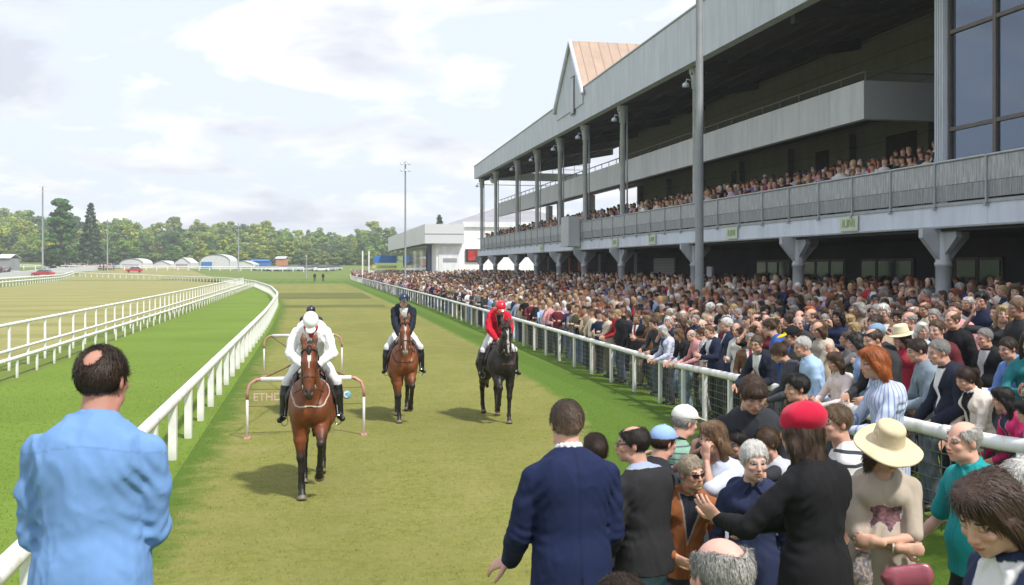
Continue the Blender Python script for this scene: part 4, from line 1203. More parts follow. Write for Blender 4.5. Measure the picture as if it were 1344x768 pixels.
root, P, o0 = rail_fence('crowd_rail', list(zip(rxx, rypts)), 'long white rail between the standing crowd and the race track', 1.0, 2.0, (.13, .06), .125)
wm_ = MB()
for q in np.arange(.12, .85, .12):
    wm_.tube([p + np.array((.035, 0, -.92 + q)) for p in P[:56]], .005, 4, False)
Pn = np.array(P[:56])
for s_ in np.arange(0, 54.9, .22):
    i = int(s_); f = s_ - i; p = Pn[i]*(1-f) + Pn[i+1]*f
    wm_.bar(p + (.035, 0, -.9), p + (.035, 0, -.02), .009)
wm_.build('wire_mesh', wirem, root)
rail_fence('double_rail', [(np.interp(y, [5, 60, 152], [-8.45, -8.6, -9.6]), y) for y in np.linspace(7, 150, 70)], 'tall two bar white rail beside the tan training track', 1.38, 2.0, (.09, .06), .1, .58)
rail_fence('low_rail', [(np.interp(y, [5, 60, 152], [-7.75, -7.8, -8.4]), y) for y in np.linspace(7, 150, 70)], 'low white rail on short posts in front of the two bar rail', .6, 2.0, (.1, .05), .11)
rail_fence('far_rail', [(x, y) for x, y in zip(np.interp(np.linspace(60, 252, 70), [60, 125, 252], [-33, -40, -55]), np.linspace(60, 252, 70))], 'white post rail along the far edge of the tan track', 1.4, 3.0, (.24, .1), .26, .75, None, .22)
rail_fence('far_bend_rail', [(x, y) for x, y in zip(np.linspace(-2, -150, 50), 285 + 14*np.sin(np.linspace(0, 3.1, 50)))], 'distant white rail crossing below the marquees', 1.3, 3.0, (.24, .1), .24, .7, None, .2)

a__, b__ = at_depth(1272, 0, 11.0), at_depth(1440, 0, 9.2)
rail_fence('crowd_rail', [(a__[0]*(1-t_) + b__[0]*t_, a__[1]*(1-t_) + b__[1]*t_) for t_ in np.linspace(0, 1, 8)], 'short inner white rail among the spectators, under the man in bright blue', 1.0, 1.6, (.12, .06), .11)
# ------------------------------------------------------------------ grass blades in the near turf
def blades(n, xr_, yr, lo, hi, cols_, bias=1.6):
    r = nrs; x = r.uniform(*xr_, n); u = r.uniform(0, 1, n)**bias; y = yr[0] + (yr[1] - yr[0])*(1 - np.sqrt(1 - r.uniform(0, 1, n)*.9999))
    return x, y, r.uniform(lo, hi, n), np.array(cols_)[r.randint(len(cols_), size=n)]*r.uniform(.9, 1.15, (n, 1))
bx_, by_, bh_, bc_ = [np.concatenate(q) for q in zip(
    blades(36000, (-2.0, 7.2), (8.0, 36),   .008, .02, [(.19, .19, .04), (.27, .255, .068), (.28, .245, .085)]),
    blades(26000, (-7.4, -2.1), (7.0, 38), .012, .032, [(.11, .19, .02), (.16, .25, .04), (.13, .21, .025)]))]
ok_ = E(bx_, by_) < .05; bx_, by_, bh_, bc_ = bx_[ok_], by_[ok_], bh_[ok_], bc_[ok_]
_wt = np.clip(.5 + (xrail(by_) - bx_ - _sw(by_))/.7, 0, 1)*np.clip(.1 + (bx_ + 2.1)/1.5, 0, 1)
g_ = (bx_ > -2.1) & (nrs.uniform(.2, .8, len(bx_)) > _wt); bc_[g_] = np.array(((.085, .15, .018), (.12, .19, .028)))[nrs.randint(2, size=g_.sum())]*nrs.uniform(.9, 1.15, (g_.sum(), 1))
n_ = len(bx_); an = nrs.uniform(0, 6.28, n_); wd = nrs.uniform(.003, .007, n_); ln = nrs.normal(0, .5, (n_, 2))*bh_[:, None]
Bz = E(bx_, by_) + .008
VB = np.stack([np.stack([bx_ - np.cos(an)*wd, by_ - np.sin(an)*wd, Bz], 1), np.stack([bx_ + np.cos(an)*wd, by_ + np.sin(an)*wd, Bz], 1), np.stack([bx_ + ln[:, 0], by_ + ln[:, 1], Bz + bh_], 1)], 1).reshape(-1, 3)
CB = np.ones((n_*3, 4)); CB[:, :3] = np.repeat(bc_, 3, 0)
mm_ = NT('grass_blade'); a_ = mm_.n('ShaderNodeAttribute', attribute_name='Col'); mm_.base(a_.outputs[0]); mm_.set(Roughness=.85); mm_.b.inputs['Specular IOR Level'].default_value = .15
o = obj('grass', mesh_np('grass', VB, [np.arange(n_*3).reshape(-1, 3)], False, CB), mm_.m); o['kind'] = 'stuff'; o['label'] = 'short grass blades of the near turf'
# ------------------------------------------------------------------ grandstand
def yd(Xw, px):
    d = FPX*Xw/(CS*(px - 408)); return (d - Xw*SN)/CS
XF = 15.8; YE = yd(XF, 627); YN = 3.0
panel = NT('pale_cladding'); v = panel.coord('Object'); sep = panel.n('ShaderNodeSeparateXYZ'); panel.l(v, sep.inputs[0])
def seams(m, axis, period, width, c, cs, base_noise=2.0):
    v = m.coord('Object'); sep = m.n('ShaderNodeSeparateXYZ'); m.l(v, sep.inputs[0])
    fr = m.math('FRACT', m.math('DIVIDE', sep.outputs[axis], period))
    line = m.math('LESS_THAN', fr, width/period)
    ns = m.noise(m.mapped(v, (1, 1, .3)), base_noise, 5)
    cc = m.mix(m.ramp(ns, .3, .75), tuple(x*.84 for x in c), tuple(x*1.08 for x in c))
    st = m.noise(m.mapped(v, (6, 6, .35) if axis != 2 else (1, 1, 4)), 1.6, 5, .7); cc = m.mix(m.math('MULTIPLY', m.ramp(st, .54, .78), .55), cc, tuple(x*.55 for x in c))
    pid = m.math('FLOOR', m.math('DIVIDE', sep.outputs[axis], period)); wn_ = m.n('ShaderNodeTexWhiteNoise', noise_dimensions='1D'); m.l(pid, wn_.inputs['W'])
    cc = m.mix(m.math('MULTIPLY', wn_.outputs['Value'], .16), cc, tuple(x*.6 for x in c))
    m.base(m.mix(line, cc, cs)); m.set(Roughness=.55); return m.m
M_fascia = seams(panel, 1, 1.5, .05, (.50, .54, .62), (.33, .36, .42))
M_tier = seams(NT('tier_cladding'), 1, 2.2, .05, (.48, .50, .53), (.31, .33, .35))
M_slab = seams(NT('slab_cladding'), 1, 6.0, .03, (.62, .68, .80), (.45, .49, .57))
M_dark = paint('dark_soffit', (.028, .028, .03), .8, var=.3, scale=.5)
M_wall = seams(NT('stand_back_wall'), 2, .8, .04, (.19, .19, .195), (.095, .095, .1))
M_col = paint('column_steel', (.40, .43, .46), .5, var=.1, scale=1.5, dirt=(.24, .25, .26))
M_mesh = NT('perforated_panel')
v = M_mesh.coord('Object'); sp_ = M_mesh.n('ShaderNodeSeparateXYZ'); M_mesh.l(v, sp_.inputs[0])
nz = M_mesh.noise(M_mesh.mapped(v, (1, 9, .7)), 2.2, 5, .7)
cc = M_mesh.mix(M_mesh.ramp(nz, .36, .64), (.20, .21, .23), (.46, .48, .51)); M_mesh.base(cc); M_mesh.set(Roughness=.6)
M_meshd = NT('perforated_panel_dark')
v = M_meshd.coord('Object'); nz = M_meshd.noise(M_meshd.mapped(v, (1, 12, .5)), 2.2, 5, .75)
M_meshd.base(M_meshd.mix(M_meshd.ramp(nz, .38, .62), (.13, .14, .155), (.33, .35, .37))); M_meshd.set(Roughness=.6)
M_glass = NT('dark_glazing'); M_glass.base((.13, .16, .21)); M_glass.set(Roughness=.05, Metallic=.85); M_glass.bump(M_glass.noise(M_glass.coord('Object'), .9, 2), .06, .05)
M_glassd = NT('dim_glazing'); M_glassd.base((.05, .06, .08)); M_glassd.set(Roughness=.08, Metallic=.6)
M_frame = paint('glazing_frame', (.10, .085, .08), .5)
M_copper = seams(NT('copper_roof'), 0, .6, .07, (.40, .285, .215), (.24, .155, .115))
M_red = paint('red_board', (.42, .02, .03), .5); M_shut = seams(NT('roller_shutter'), 2, .16, .03, (.42, .43, .44), (.2, .2, .2))
M_green = paint('sign_green', (.50, .57, .45), .5, var=.05)
gs = empty('grandstand', (XF, YN, 0)); G0 = np.array((XF, YN, 0))
tag(gs, 'two tier grey grandstand with steel columns and copper gabled roof behind the crowd', 'grandstand')
def gpart(name, mat, *boxes, parent=None, bev=0):
    m = MB()
    for lo, hi in boxes: m.box(np.array(lo) - G0, np.array(hi) - G0)
    return m.build(name, mat, parent or gs)
# balcony
gpart('balcony_slab', M_slab, ((XF, YN, 3.98), (24, YE, 4.57)))
gpart('slab_trim', metal, ((XF - .03, YN, 4.53), (XF - .002, YE, 4.61)), ((XF - .02, YN, 3.99), (XF - .002, YE, 4.03)))
m = MB(); m.tube([np.array((XF - .02, YN, 5.66)) - G0, np.array((XF - .02, YE, 5.66)) - G0], .035, 8); m.build('handrail', metal, gs, True)
bay = 2.0; n = int((YE - YN)/bay)
pa = MB(); pa.box((-.02, .03, .46), (.02, bay - .03, 1.04)); pa_m = pa.mesh('parapet_panel'); pa_m.materials.append(M_mesh.m)
pb = MB(); pb.box((-.015, .03, .06), (.015, bay - .03, .45)); pb_m = pb.mesh('lower_panel'); pb_m.materials.append(M_meshd.m)
pp = MB(); pp.box((-.05, -.03, -.12), (.03, .03, 1.08)); pp.box((-.09, -.04, -.16), (-.052, .04, -.06)); pp_m = pp.mesh('parapet_post'); pp_m.materials.append(metal)
for i in range(n + 1):
    y = i*bay
    o = link(bpy.data.objects.new('parapet_post', pp_m), gs); o.location = (-.01, y, 4.6)
    if i < n:
        for nm, me in (('parapet_panel', pa_m), ('lower_panel', pb_m)):
            o = link(bpy.data.objects.new(nm, me), gs); o.location = (.0, y, 4.6)
# seating steps on the balcony
m = MB()
for i in range(6): m.box(np.array((17.2 + i*.9, YN, 4.57)) - G0, np.array((23.4, YE, 4.572 + .22*(i+1))) - G0)
m.build('seating_steps', conc, gs)
# roof
z0, z1, XB = 11.5, 13.7, 27.0
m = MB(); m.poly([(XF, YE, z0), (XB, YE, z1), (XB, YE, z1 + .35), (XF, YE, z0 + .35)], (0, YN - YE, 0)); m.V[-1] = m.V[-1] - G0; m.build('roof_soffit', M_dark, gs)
m = MB(); yy0, yy1 = YN, YE; zt0, zt1 = 14.3, 12.6
Vf = [(XF - .35, yy0, z0 - .05), (XF + .05, yy0, z0 - .05), (XF + .05, yy1, z0 - .05), (XF - .35, yy1, z0 - .05), (XF - .35, yy0, zt0), (XF + .05, yy0, zt0), (XF + .05, yy1, zt1), (XF - .35, yy1, zt1)]
m.add(np.array(Vf) - G0, [(0, 3, 2, 1), (4, 5, 6, 7), (0, 1, 5, 4), (1, 2, 6, 5), (2, 3, 7, 6), (3, 0, 4, 7)]); m.build('roof_fascia', M_fascia, gs)
m = MB(); m.tube([np.array((XF - .33, yy0, zt0 + .05)) - G0, np.array((XF - .33, yy1, zt1 + .05)) - G0], .07, 6); m.build('roof_gutter', metal, gs, True)
cols = [yd(16.1, p) for p in (1238, 1048, 912, 816, 767, 734, 704, 678, 650, 631.5)]
m = MB()
for y in cols + [cols[0] - 7, cols[0] - 14]:
    if y > YN: m.poly([np.array((XF + .1, y - .15, z0 + .02)) - G0, np.array((XB, y - .15, z1 - .02)) - G0, np.array((XB, y - .15, z1 - .5)) - G0, np.array((XF + .1, y - .15, z0 - .32)) - G0], (0, .3, 0))
for x in np.arange(17.5, 26.5, 1.5): m.box(np.array((x, YN, z0 + (x - XF)*.196 - .14)) - G0, np.array((x + .12, YE, z0 + (x - XF)*.196 - .004)) - G0)
m.build('roof_beams', M_dark, gs)
m = MB(); m.box(np.array((XF + .1, YE - .3, 11.35)) - G0, np.array((XB, YE - .02, 12.1)) - G0); m.build('end_beam', M_col, gs)
m = MB()
for z in (12.5, 12.95): m.tube([np.array((XF + 3, YE - .2, z)) - G0, np.array((XB, YE - .2, z)) - G0], .03, 5)
for x in np.arange(XF + 3, XB, 1.1): m.tube([np.array((x, YE - .2, 12.1)) - G0, np.array((x, YE - .2, 13.0)) - G0], .03, 5)
m.tube([np.array((XF + .2, YE - .2, 10.9)) - G0, np.array((XB, YE - .2, 10.9)) - G0], .035, 5)
m.build('end_railing', white, gs)
# columns
for i, y in enumerate(cols):
    cl_ = MB(); r = .19
    cl_.lathe([(r + .05, .9), (r + .05, 1.05), (r, 1.08), (r, 3.0), (r + .03, 3.02), (r + .03, 3.1), (r, 3.12), (r, 3.98)], 14, Matrix.Translation((16.1 - XF, y - YN, 0)))
    o = cl_.build('column', M_col, gs, True)
    bk = MB()
    for s in (1, -1):
        ax = (s*1.0, 0, 0)
        P_ = [(16.1 + s*.15, y - .09, 3.15), (16.1 + s*.15, y - .09, 3.97), (16.1 + s*.7, y - .09, 3.97), (16.1 + s*.7, y - .09, 3.75), (16.1 + s*.4, y - .09, 3.45)]
        if s < 0: P_ = [(max(p[0], XF - .35), p[1], p[2]) for p in P_][::-1]
        bk.poly(np.array(P_) - G0, (0, .18, 0))
    for s in (1, -1):
        P_ = [(16.02, y + s*.15, 3.3), (16.02, y + s*.15, 3.97), (16.02, y + s*.65, 3.97), (16.02, y + s*.65, 3.75)]
        bk.poly(np.array(P_ if s < 0 else P_[::-1]) - G0, (.16, 0, 0))
    bk.build('bracket', M_col, o)
    if i >= 2:
        up_ = MB(); r = .145
        up_.lathe([(r, 4.6), (r, 10.6), (r + .05, 10.63), (r + .05, 10.85), (r + .06, 11.05), (r + .15, 11.3), (r + .15, 11.48)], 12, Matrix.Translation((16.15 - XF, y - YN, 0)))
        uc = up_.build('column', M_col, gs, True)
        lm = MB(); lm.tube([(16.15 - XF - .14, y - YN, 10.95), (16.15 - XF - .42, y - YN, 11.0), (16.15 - XF - .46, y - YN, 10.85)], .03, 6); lm.lathe([(.03, 0), (.14, -.06), (.16, -.2), (.0, -.21)], 10, Matrix.Translation((16.15 - XF - .46, y - YN, 10.87))); lm.build('lamp', M_slab, uc, True)
        dp = MB(); dp.tube([(16.15 - XF + .2, y - YN - .16, 4.6), (16.15 - XF + .2, y - YN - .16, 11.4)], .045, 6); dp.build('downpipe', metal, uc, True)
# middle tier
XT = 17.6; YT0 = yd(XT, 1134)
gpart('tier_parapet', M_tier, ((XT, YT0, 7.8), (XT + .25, YE - 1, 9.05)), ((XT + .25, YT0, 7.8), (24, YT0 + .25, 9.05)))
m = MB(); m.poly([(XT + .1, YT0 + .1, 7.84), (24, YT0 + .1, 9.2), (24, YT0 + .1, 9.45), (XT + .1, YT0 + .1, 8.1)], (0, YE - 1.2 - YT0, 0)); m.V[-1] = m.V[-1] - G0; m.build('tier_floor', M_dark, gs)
m = MB()
a = np.array((XT + .12, YT0 + .12, 9.36)) - G0; b = np.array((XT + .12, YE - 1.2, 9.36)) - G0; c_ = np.array((23.5, YT0 + .12, 9.36)) - G0
m.tube([c_, a, b], .03, 6)
for y in np.arange(YT0 + .12, YE - 1, 1.5): m.tube([np.array((XT + .12, y, 9.04)) - G0, np.array((XT + .12, y, 9.36)) - G0], .022, 5)
m.build('tier_handrail', M_frame, gs)
for y in np.arange(YT0 + 3, YE - 2, 7.2):
    pass
# back walls
YB = yd(23.4, 806)
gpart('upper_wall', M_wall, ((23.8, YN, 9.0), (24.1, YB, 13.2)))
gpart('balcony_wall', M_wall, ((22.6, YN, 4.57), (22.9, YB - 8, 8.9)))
for y, wd in ((yd(22.5, 975), 1.6), (yd(22.5, 1200), 2.0), (yd(22.5, 1085), 1.1)):
    gpart('doorway', M_dark, ((22.55, y, 5.9), (22.598, y + wd, 8.2)))
for y in np.arange(YT0 - 2, YB - 8, 5.5):
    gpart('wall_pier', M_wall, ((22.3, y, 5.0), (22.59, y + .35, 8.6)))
for px_ in (700, 735, 775):
    y = min(yd(22.6, px_), YE - 1); gpart('end_pier', M_wall, ((22.6, y, 5.0), (23.0, y + 1.2, 8.9)))
# glazed block
XG = 17.0; YG = yd(XG, 1232)
gpart('corner_post', M_slab, ((XG - .12, YG - .42, 4.6), (XG + .5, YG, 14.0)))
for i in range(4):
    gpart('post_rib', M_fascia, ((XG - .15, YG - .4 + i*.105, 5.7), (XG - .122, YG - .345 + i*.105, 13.0)))
ym = [YG - .44 - i*1.86 for i in range(12)]; zm = [4.7, 6.72, 9.35, 11.95, 13.8]
for i in range(10):
    for j in range(4):
        gpart('glass_pane', M_glass.m, ((XG + .05, ym[i+1] + .06, zm[j] + .05), (XG + .08, ym[i] - .06, zm[j+1] - .05)))
m = MB()
for y in ym[:11]: m.box(np.array((XG - .02, y - .06, 4.6)) - G0, np.array((XG + .14, y + .06, 13.9)) - G0)
for z in zm: m.box(np.array((XG - .01, ym[10], z - .05)) - G0, np.array((XG + .13, ym[0], z + .05)) - G0)
m.build('mullion', M_frame, gs)
gpart('glass_block_floor', M_dark, ((XG + .2, ym[10], 4.6), (23.5, YG - .43, 4.7)), ((XG + .2, ym[10], 9.2), (23.5, YG - .43, 9.32)))
gpart('glass_block_wall', M_wall, ((20.5, ym[10], 4.71), (20.7, YG - .43, 9.19)), ((XG + .5, YG - .4, 4.7), (23.5, YG - .1, 13.2)))
# ground floor
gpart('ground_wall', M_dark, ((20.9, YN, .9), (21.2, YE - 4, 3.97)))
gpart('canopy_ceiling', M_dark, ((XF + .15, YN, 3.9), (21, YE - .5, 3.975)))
for y0 in np.arange(YN + 1, 44, 4.6):
    for k in range(3):
        f = gpart('window', M_frame, ((20.82, y0 + k*1.15, 1.2), (20.89, y0 + k*1.15 + 1.1, 3.3)))
        gpart('pane', M_glassd.m, ((20.79, y0 + k*1.15 + .09, 1.3), (20.815, y0 + k*1.15 + 1.01, 3.2)), parent=f)
for px_, wd in ((765, 1.5), (748, .5), (812, .4)):
    y = yd(20.7, px_); gpart('red_board', M_red, ((20.7, y, 1.2), (20.86, y + wd, 3.75)))
y = yd(20.6, 882); gpart('shutter', M_shut, ((20.75, y, 1.0), (20.85, y + 3.6, 3.5)))
y = yd(18.5, 934); gpart('notice_board', M_slab, ((18.5, y, 1.2), (18.6, y + .6, 3.0)))
for px_ in (838, 790, 722):
    y = yd(20.5, px_); gpart('pier', M_wall, ((20.4, y, .9), (20.88, y + .6, 3.95)))
# gable
yg0, yg1 = yd(XF - .3, 767), yd(XF - .3, 733); ya = yd(XF - .3, 752.5)
zl = lambda y: zt0 + (zt1 - zt0)*(y - yy0)/(yy1 - yy0)
za = 3 + (350 - 62)/FPX*(FPX*XF/(CS*(752.5 - 408)))
m = MB(); m.poly(np.array([(XF - .42, yg0, zl(yg0) - .9), (XF - .42, yg0, zl(yg0)), (XF - .42, ya, za), (XF - .42, yg1, zl(yg1)), (XF - .42, yg1, zl(yg1) - .9)]) - G0, (.3, 0, 0)); g_ = m.build('gable_wall', M_fascia, gs)
m = MB(); m.box(np.array((XF - .47, ya - .75, zl(ya) + .1 - 1.3)) - G0, np.array((XF - .425, ya + .05, zl(ya) + 1.1)) - G0); f = m.build('window', M_frame, g_)
m = MB(); m.box(np.array((XF - .49, ya - .66, zl(ya) + .2 - 1.3)) - G0, np.array((XF - .472, ya - .04, zl(ya) + 1.0)) - G0); m.build('window_pane', M_fascia, g_)
rp = MB(); rp.poly(np.array([(XF - .5, yg0 - .35, zl(yg0) - .35), (XF - .5, ya, za + .12), (XF + 5.2, ya, za + .12), (XF + 5.2, yg0 - .35, zl(yg0) - .35)]) - G0, (0, 0, -.12))
o = rp.build('gable_roof', M_copper, gs)
rp = MB(); rp.poly(np.array([(XF - .5, ya, za + .12), (XF - .5, yg1 + .35, zl(yg1) - .35), (XF + 5.2, yg1 + .35, zl(yg1) - .35), (XF + 5.2, ya, za + .12)]) - G0, (0, 0, -.12))
rp.build('gable_roof', M_copper, gs)
m = MB(); m.tube([np.array((XF - .52, yg0 - .4, zl(yg0) - .4)) - G0, np.array((XF - .52, ya, za + .1)) - G0, np.array((XF - .52, yg1 + .4, zl(yg1) - .4)) - G0], .11, 6); m.build('gable_trim', M_slab, gs)
# cabinet on the parapet, signs on the slab
y = yd(XF, 757); gpart('control_cabinet', M_tier, ((XF - .75, y - .9, 4.35), (XF - .06, y + .9, 6.0)), ((XF - .8, y - 1, 4.2), (XF - .06, y + 1, 4.348)))
def text(body, size, name='lettering', depth=.004):
    cu = bpy.data.curves.new(name, 'FONT'); cu.body = body; cu.size = size; cu.extrude = depth; cu.align_x = 'CENTER'; cu.align_y = 'CENTER'
    to = bpy.data.objects.new(name, cu); col.objects.link(to); dg = bpy.context.evaluated_depsgraph_get()
    me = bpy.data.meshes.new_from_object(to.evaluated_get(dg)); bpy.data.objects.remove(to); return me
M_let = paint('sign_lettering', (.30, .42, .18), .5)
for px_ in (1116, 962, 857, 808, 712):
    y = yd(XF, px_); s = gpart('sign', M_green, ((XF - .06, y - .5, 4.06), (XF - .035, y + .5, 4.5)))
    me = text('IUIVI', .34); o = obj('lettering', me, M_let, s); o.matrix_local = Matrix.Translation((-.075, y - YN, 4.28)) @ Matrix(((0, 0, -1, 0), (-1, 0, 0, 0), (0, 1, 0, 0), (0, 0, 0, 1)))
# floodlight at the far end under the roof
m = MB(); m.lathe([(.05, 0), (.28, .12), (.3, .3), (.05, .42)], 10, Matrix.Translation((16.6 - XF, YE - 4 - YN, 10.7))); m.build('floodlight', white, gs, True)

# ------------------------------------------------------------------ tall pole before the stand
M_pole_ = paint('pole_steel', (.20, .215, .225), .55, var=.12, scale=1.2)
def mast(name, x, y, h, r, label, group=None, lamps=0, z0=None):
    z = float(E(x, y)) if z0 is None else z0
    root = empty(name, (x, y, z)); tag(root, label, 'mast', group)
    m = MB(); m.lathe([(r*1.7, 0), (r*1.7, .12), (r, .2), (r*.75, h)], 10); m.build('pole', M_pole_, root, True)
    if lamps:
        m = MB(); wd = .085*h if lamps > 2 else .7
        for k in range(2): m.bar((-wd/2, 0, h - .15 - k*h*.05), (wd/2, 0, h - .15 - k*h*.05), .06)
        m.build('crossarm', M_col, root)
        for k in range(2):
            for i in range(lamps):
                m = MB(); x_ = -wd/2 + wd*(i + .5)/lamps; m.lathe([(.04, 0), (.11, .08), (.12, .16), (.02, .2)], 8, Matrix.Translation((x_, -.1, h - .2 - k*h*.05)) @ Matrix.Rotation(R(110), 4, 'X')); m.build('lamp', white, root, True)
    return root
p = at_depth(918, 400, 34.5); mast('tall_pole', p[0], p[1], 16.5, .155, 'tall plain grey steel pole rising through the crowd before the grandstand')
p = at_depth(532, 400, 100); mast('floodlight_mast', p[0], p[1], 13.5, .10, 'slim grey floodlight mast in the crowd before the white building', None, 3)
p = at_depth(56, 0, 240); mast('floodlight_mast', p[0], p[1], 21.5, .22, 'tallest thin light mast, in front of the tall pine at the wood', 'light masts by the wood', 3)
p = at_depth(141, 0, 260); mast('floodlight_mast', p[0], p[1], 14.0, .18, 'plain light mast beside the dark spruce', 'light masts by the wood', 1)
p = at_depth(313, 0, 270); mast('floodlight_mast', p[0], p[1], 13.5, .18, 'plain light mast behind the arched marquee', 'light masts by the wood', 1)
p = at_depth(402, 0, 230); mast('camera_mast', p[0], p[1], 5.6, .14, 'short white camera mast at the far end of the straight', None, 1)
# ------------------------------------------------------------------ white building, kiosk, marquees, cars
M_white = paint('white_render', (.78, .78, .77), .7, var=.05, scale=.6)
M_wseam = seams(NT('white_panels'), 1, 5.0, .06, (.74, .75, .77), (.55, .56, .58))
M_canvas = paint('white_canvas', (.60, .61, .63), .8, var=.06, dirt=(.45, .46, .46)); M_blue = paint('blue_canvas', (.03, .17, .48), .6); M_slate = paint('grey_roof', (.28, .28, .31), .7, var=.1, scale=.4)
M_yel = paint('yellow_board', (.60, .56, .22), .5); M_screen = paint('red_screen', (.45, .03, .02), .4, var=.4, scale=.8); M_black = paint('black_panel', (.03, .03, .035), .5)
Yw = 128.0; Xw0 = 14.4
wb = empty('white_building', (Xw0, Yw, 0)); tag(wb, 'low white building with deep flat roof overhang beyond the grandstand', 'building')
def bpart(root, name, mat, lo, hi, parent=None):
    o0 = np.array(root.location); m = MB(); m.box(np.array(lo) - o0, np.array(hi) - o0); return m.build(name, mat, parent or root)
bpart(wb, 'roof', M_wseam, (Xw0, Yw, 6.0), (19.5, Yw + 62, 8.5))
bpart(wb, 'roof_edge', M_slate, (Xw0 - .05, Yw - .05, 7.2), (19.55, Yw - .002, 7.28))
bpart(wb, 'wall', M_white, (16.0, Yw + 1.0, 0), (19.4, Yw + 40, 6.0))
bpart(wb, 'hall', M_white, (19.42, Yw + 1.5, 0), (44, Yw + 45, 8.2))
bpart(wb, 'roof_parapet', M_wseam, (19.6, Yw + 1.2, 8.2), (44, Yw + 1.48, 8.9))
bpart(wb, 'soffit_glazing', M_glass.m, (15.2, Yw + 6, .3), (15.98, Yw + 40, 5.9))
f = bpart(wb, 'screen_frame', M_black, (19.9, Yw + 1.3, 3.6), (22.2, Yw + 1.49, 5.3)); bpart(wb, 'screen', M_screen, (20.25, Yw + 1.24, 3.8), (21.9, Yw + 1.298, 5.1), f)
bpart(wb, 'wall_panel', M_wseam, (16.3, Yw + .9, 1.0), (19.0, Yw + .995, 5.7)); bpart(wb, 'louvre', M_slate, (16.9, Yw + .85, 3.6), (18.7, Yw + .895, 4.1))
hb = empty('slate_roof_hall', (24, 168, 0)); tag(hb, 'wide hall under a dull grey hipped roof behind the white building', 'building')
bpart(hb, 'wall', M_white, (22, 170, 0), (52, 200, 9.6))
m = MB(); m.add(np.array([(21, 169, 9.6), (53, 169, 9.6), (53, 201, 9.6), (21, 201, 9.6), (34, 185, 14), (40, 185, 14)]) - np.array((24, 168, 0)), [(0, 1, 5, 4), (2, 3, 4, 5)], [(1, 2, 5), (3, 0, 4)]); m.build('roof', M_slate, hb)
p = at_depth(500, 350, 190); kz = float(E(p[0], p[1]))
kb = empty('kiosk', (p[0], p[1], kz)); tag(kb, 'blue topped kiosk with yellow band and white posts left of the white building', 'kiosk')
m = MB(); m.box((-1.2, 0, 3.3), (3.0, 4, 4.7)); m.build('roof', M_blue, kb); m = MB(); m.box((-1.6, -.1, 2.3), (3.0, 3.8, 2.8)); m.build('fascia', M_yel, kb)
m = MB(); m.box((-2, .2, 0), (3, 4, 1.89)); m.build('counter', M_white, kb)
for x in (-3.6, -2.4): m = MB(); m.box((x, -.3, 0), (x + .25, -.05, 5.6)); m.build('post', M_white, kb)
def marquee(px0, px1, pyt, d, label, front=None, arched=False, depth=8):
    a = at_depth(px0, 350, d); b = at_depth(px1, 350, d); z = float(E((a[0]+b[0])/2, (a[1]+b[1])/2)) - .3
    W = np.linalg.norm(b[:2] - a[:2]); H = HC + (350 - pyt)/FPX*d - z
    root = empty('marquee', ((a[0]+b[0])/2, (a[1]+b[1])/2, z), -YAW); tag(root, label, 'marquee', 'white marquees below the wood')
    e = H*.55
    if arched: prof = [(-W/2, 0), (-W/2, e)] + [(-W/2*math.cos(t_), e + (H - e)*math.sin(t_)) for t_ in np.linspace(.25, math.pi - .25, 9)] + [(W/2, e), (W/2, 0)]
    else: prof = [(-W/2, 0), (-W/2, e), (-W*.12, H*.95), (0, H), (W*.12, H*.95), (W/2, e), (W/2, 0)]
    n_ = len(prof); m = MB(); k = (n_ - 1)//2
    V = [(x, y, zz_) for y in (0, depth) for x, zz_ in prof]
    m.add(V, [(i, i+1, n_ + i + 1, n_ + i) for i in range(n_ - 1)]); m.build('canopy', M_canvas, root)
    for y, t_ in ((.25, 'front_wall'), (depth - .2, 'rear_wall')):
        m = MB(); m.poly([(x*.97, y, zz_*.97) for x, zz_ in prof], (0, .05, 0)); m.build(t_, M_canvas, root)
    if front == 'blue': m = MB(); m.box((-W*.45, .12, .1), (-W*.1, .2, e*.95)); m.build('blue_banner', M_blue, root)
    if front == 'open': m = MB(); m.box((-W*.38, .1, .1), (W*.3, .2, e*.8)); m.build('open_front', M_slate, root)
    for s in (-1, 1): m = MB(); m.tube([(s*W/2, .05, 0), (s*W/2, .05, e)], .06, 6); m.build('post', white, root)
    return root
marquee(157, 188, 339, 300, 'white arched marquee with dark open front near the far track bend', 'open', True)
marquee(198, 224, 342, 310, 'low plain white peaked marquee between the two open marquees', None, False)
marquee(228, 250, 338, 305, 'white peaked marquee with open front left of the arched blue banner marquee', 'open', False)
marquee(262, 302, 333.5, 295, 'largest white arched marquee with a blue banner on its front', 'blue', True)
marquee(304, 332, 342, 320, 'long low white marquee right of the largest arched one', None, False)
def shed(px0, px1, pyt, d, mat, label, name='shed', cat='shed'):
    a = at_depth(px0, 350, d); b = at_depth(px1, 350, d); z = float(E(a[0], a[1])) - .3; W = np.linalg.norm(b[:2] - a[:2]); H = HC + (350 - pyt)/FPX*d - z
    root = empty(name, ((a[0]+b[0])/2, (a[1]+b[1])/2, z), -YAW); tag(root, label, cat)
    m = MB(); m.box((-W/2, 0, 0), (W/2, 5, H*.8)); m.build('wall', mat, root); m = MB(); m.poly([(-W/2 - .3, -.3, H*.8), (W/2 + .3, -.3, H*.8), (W/2 + .2, 2.5, H), (-W/2 - .2, 2.5, H)], (0, 0, .12)); m.poly([(-W/2 - .2, 2.5, H), (W/2 + .2, 2.5, H), (W/2 + .3, 5.3, H*.8), (-W/2 - .3, 5.3, H*.8)], (0, 0, .12)); m.build('roof', M_canvas if mat is not M_blue else M_blue, root)
    return root
shed(329, 352, 341, 330, M_blue, 'blue trade tent right of the long low marquee', 'tent', 'tent')
shed(362, 374, 337, 335, paint('terracotta', (.5, .22, .1), .8), 'small terracotta hut at the end of the straight', 'hut', 'hut')
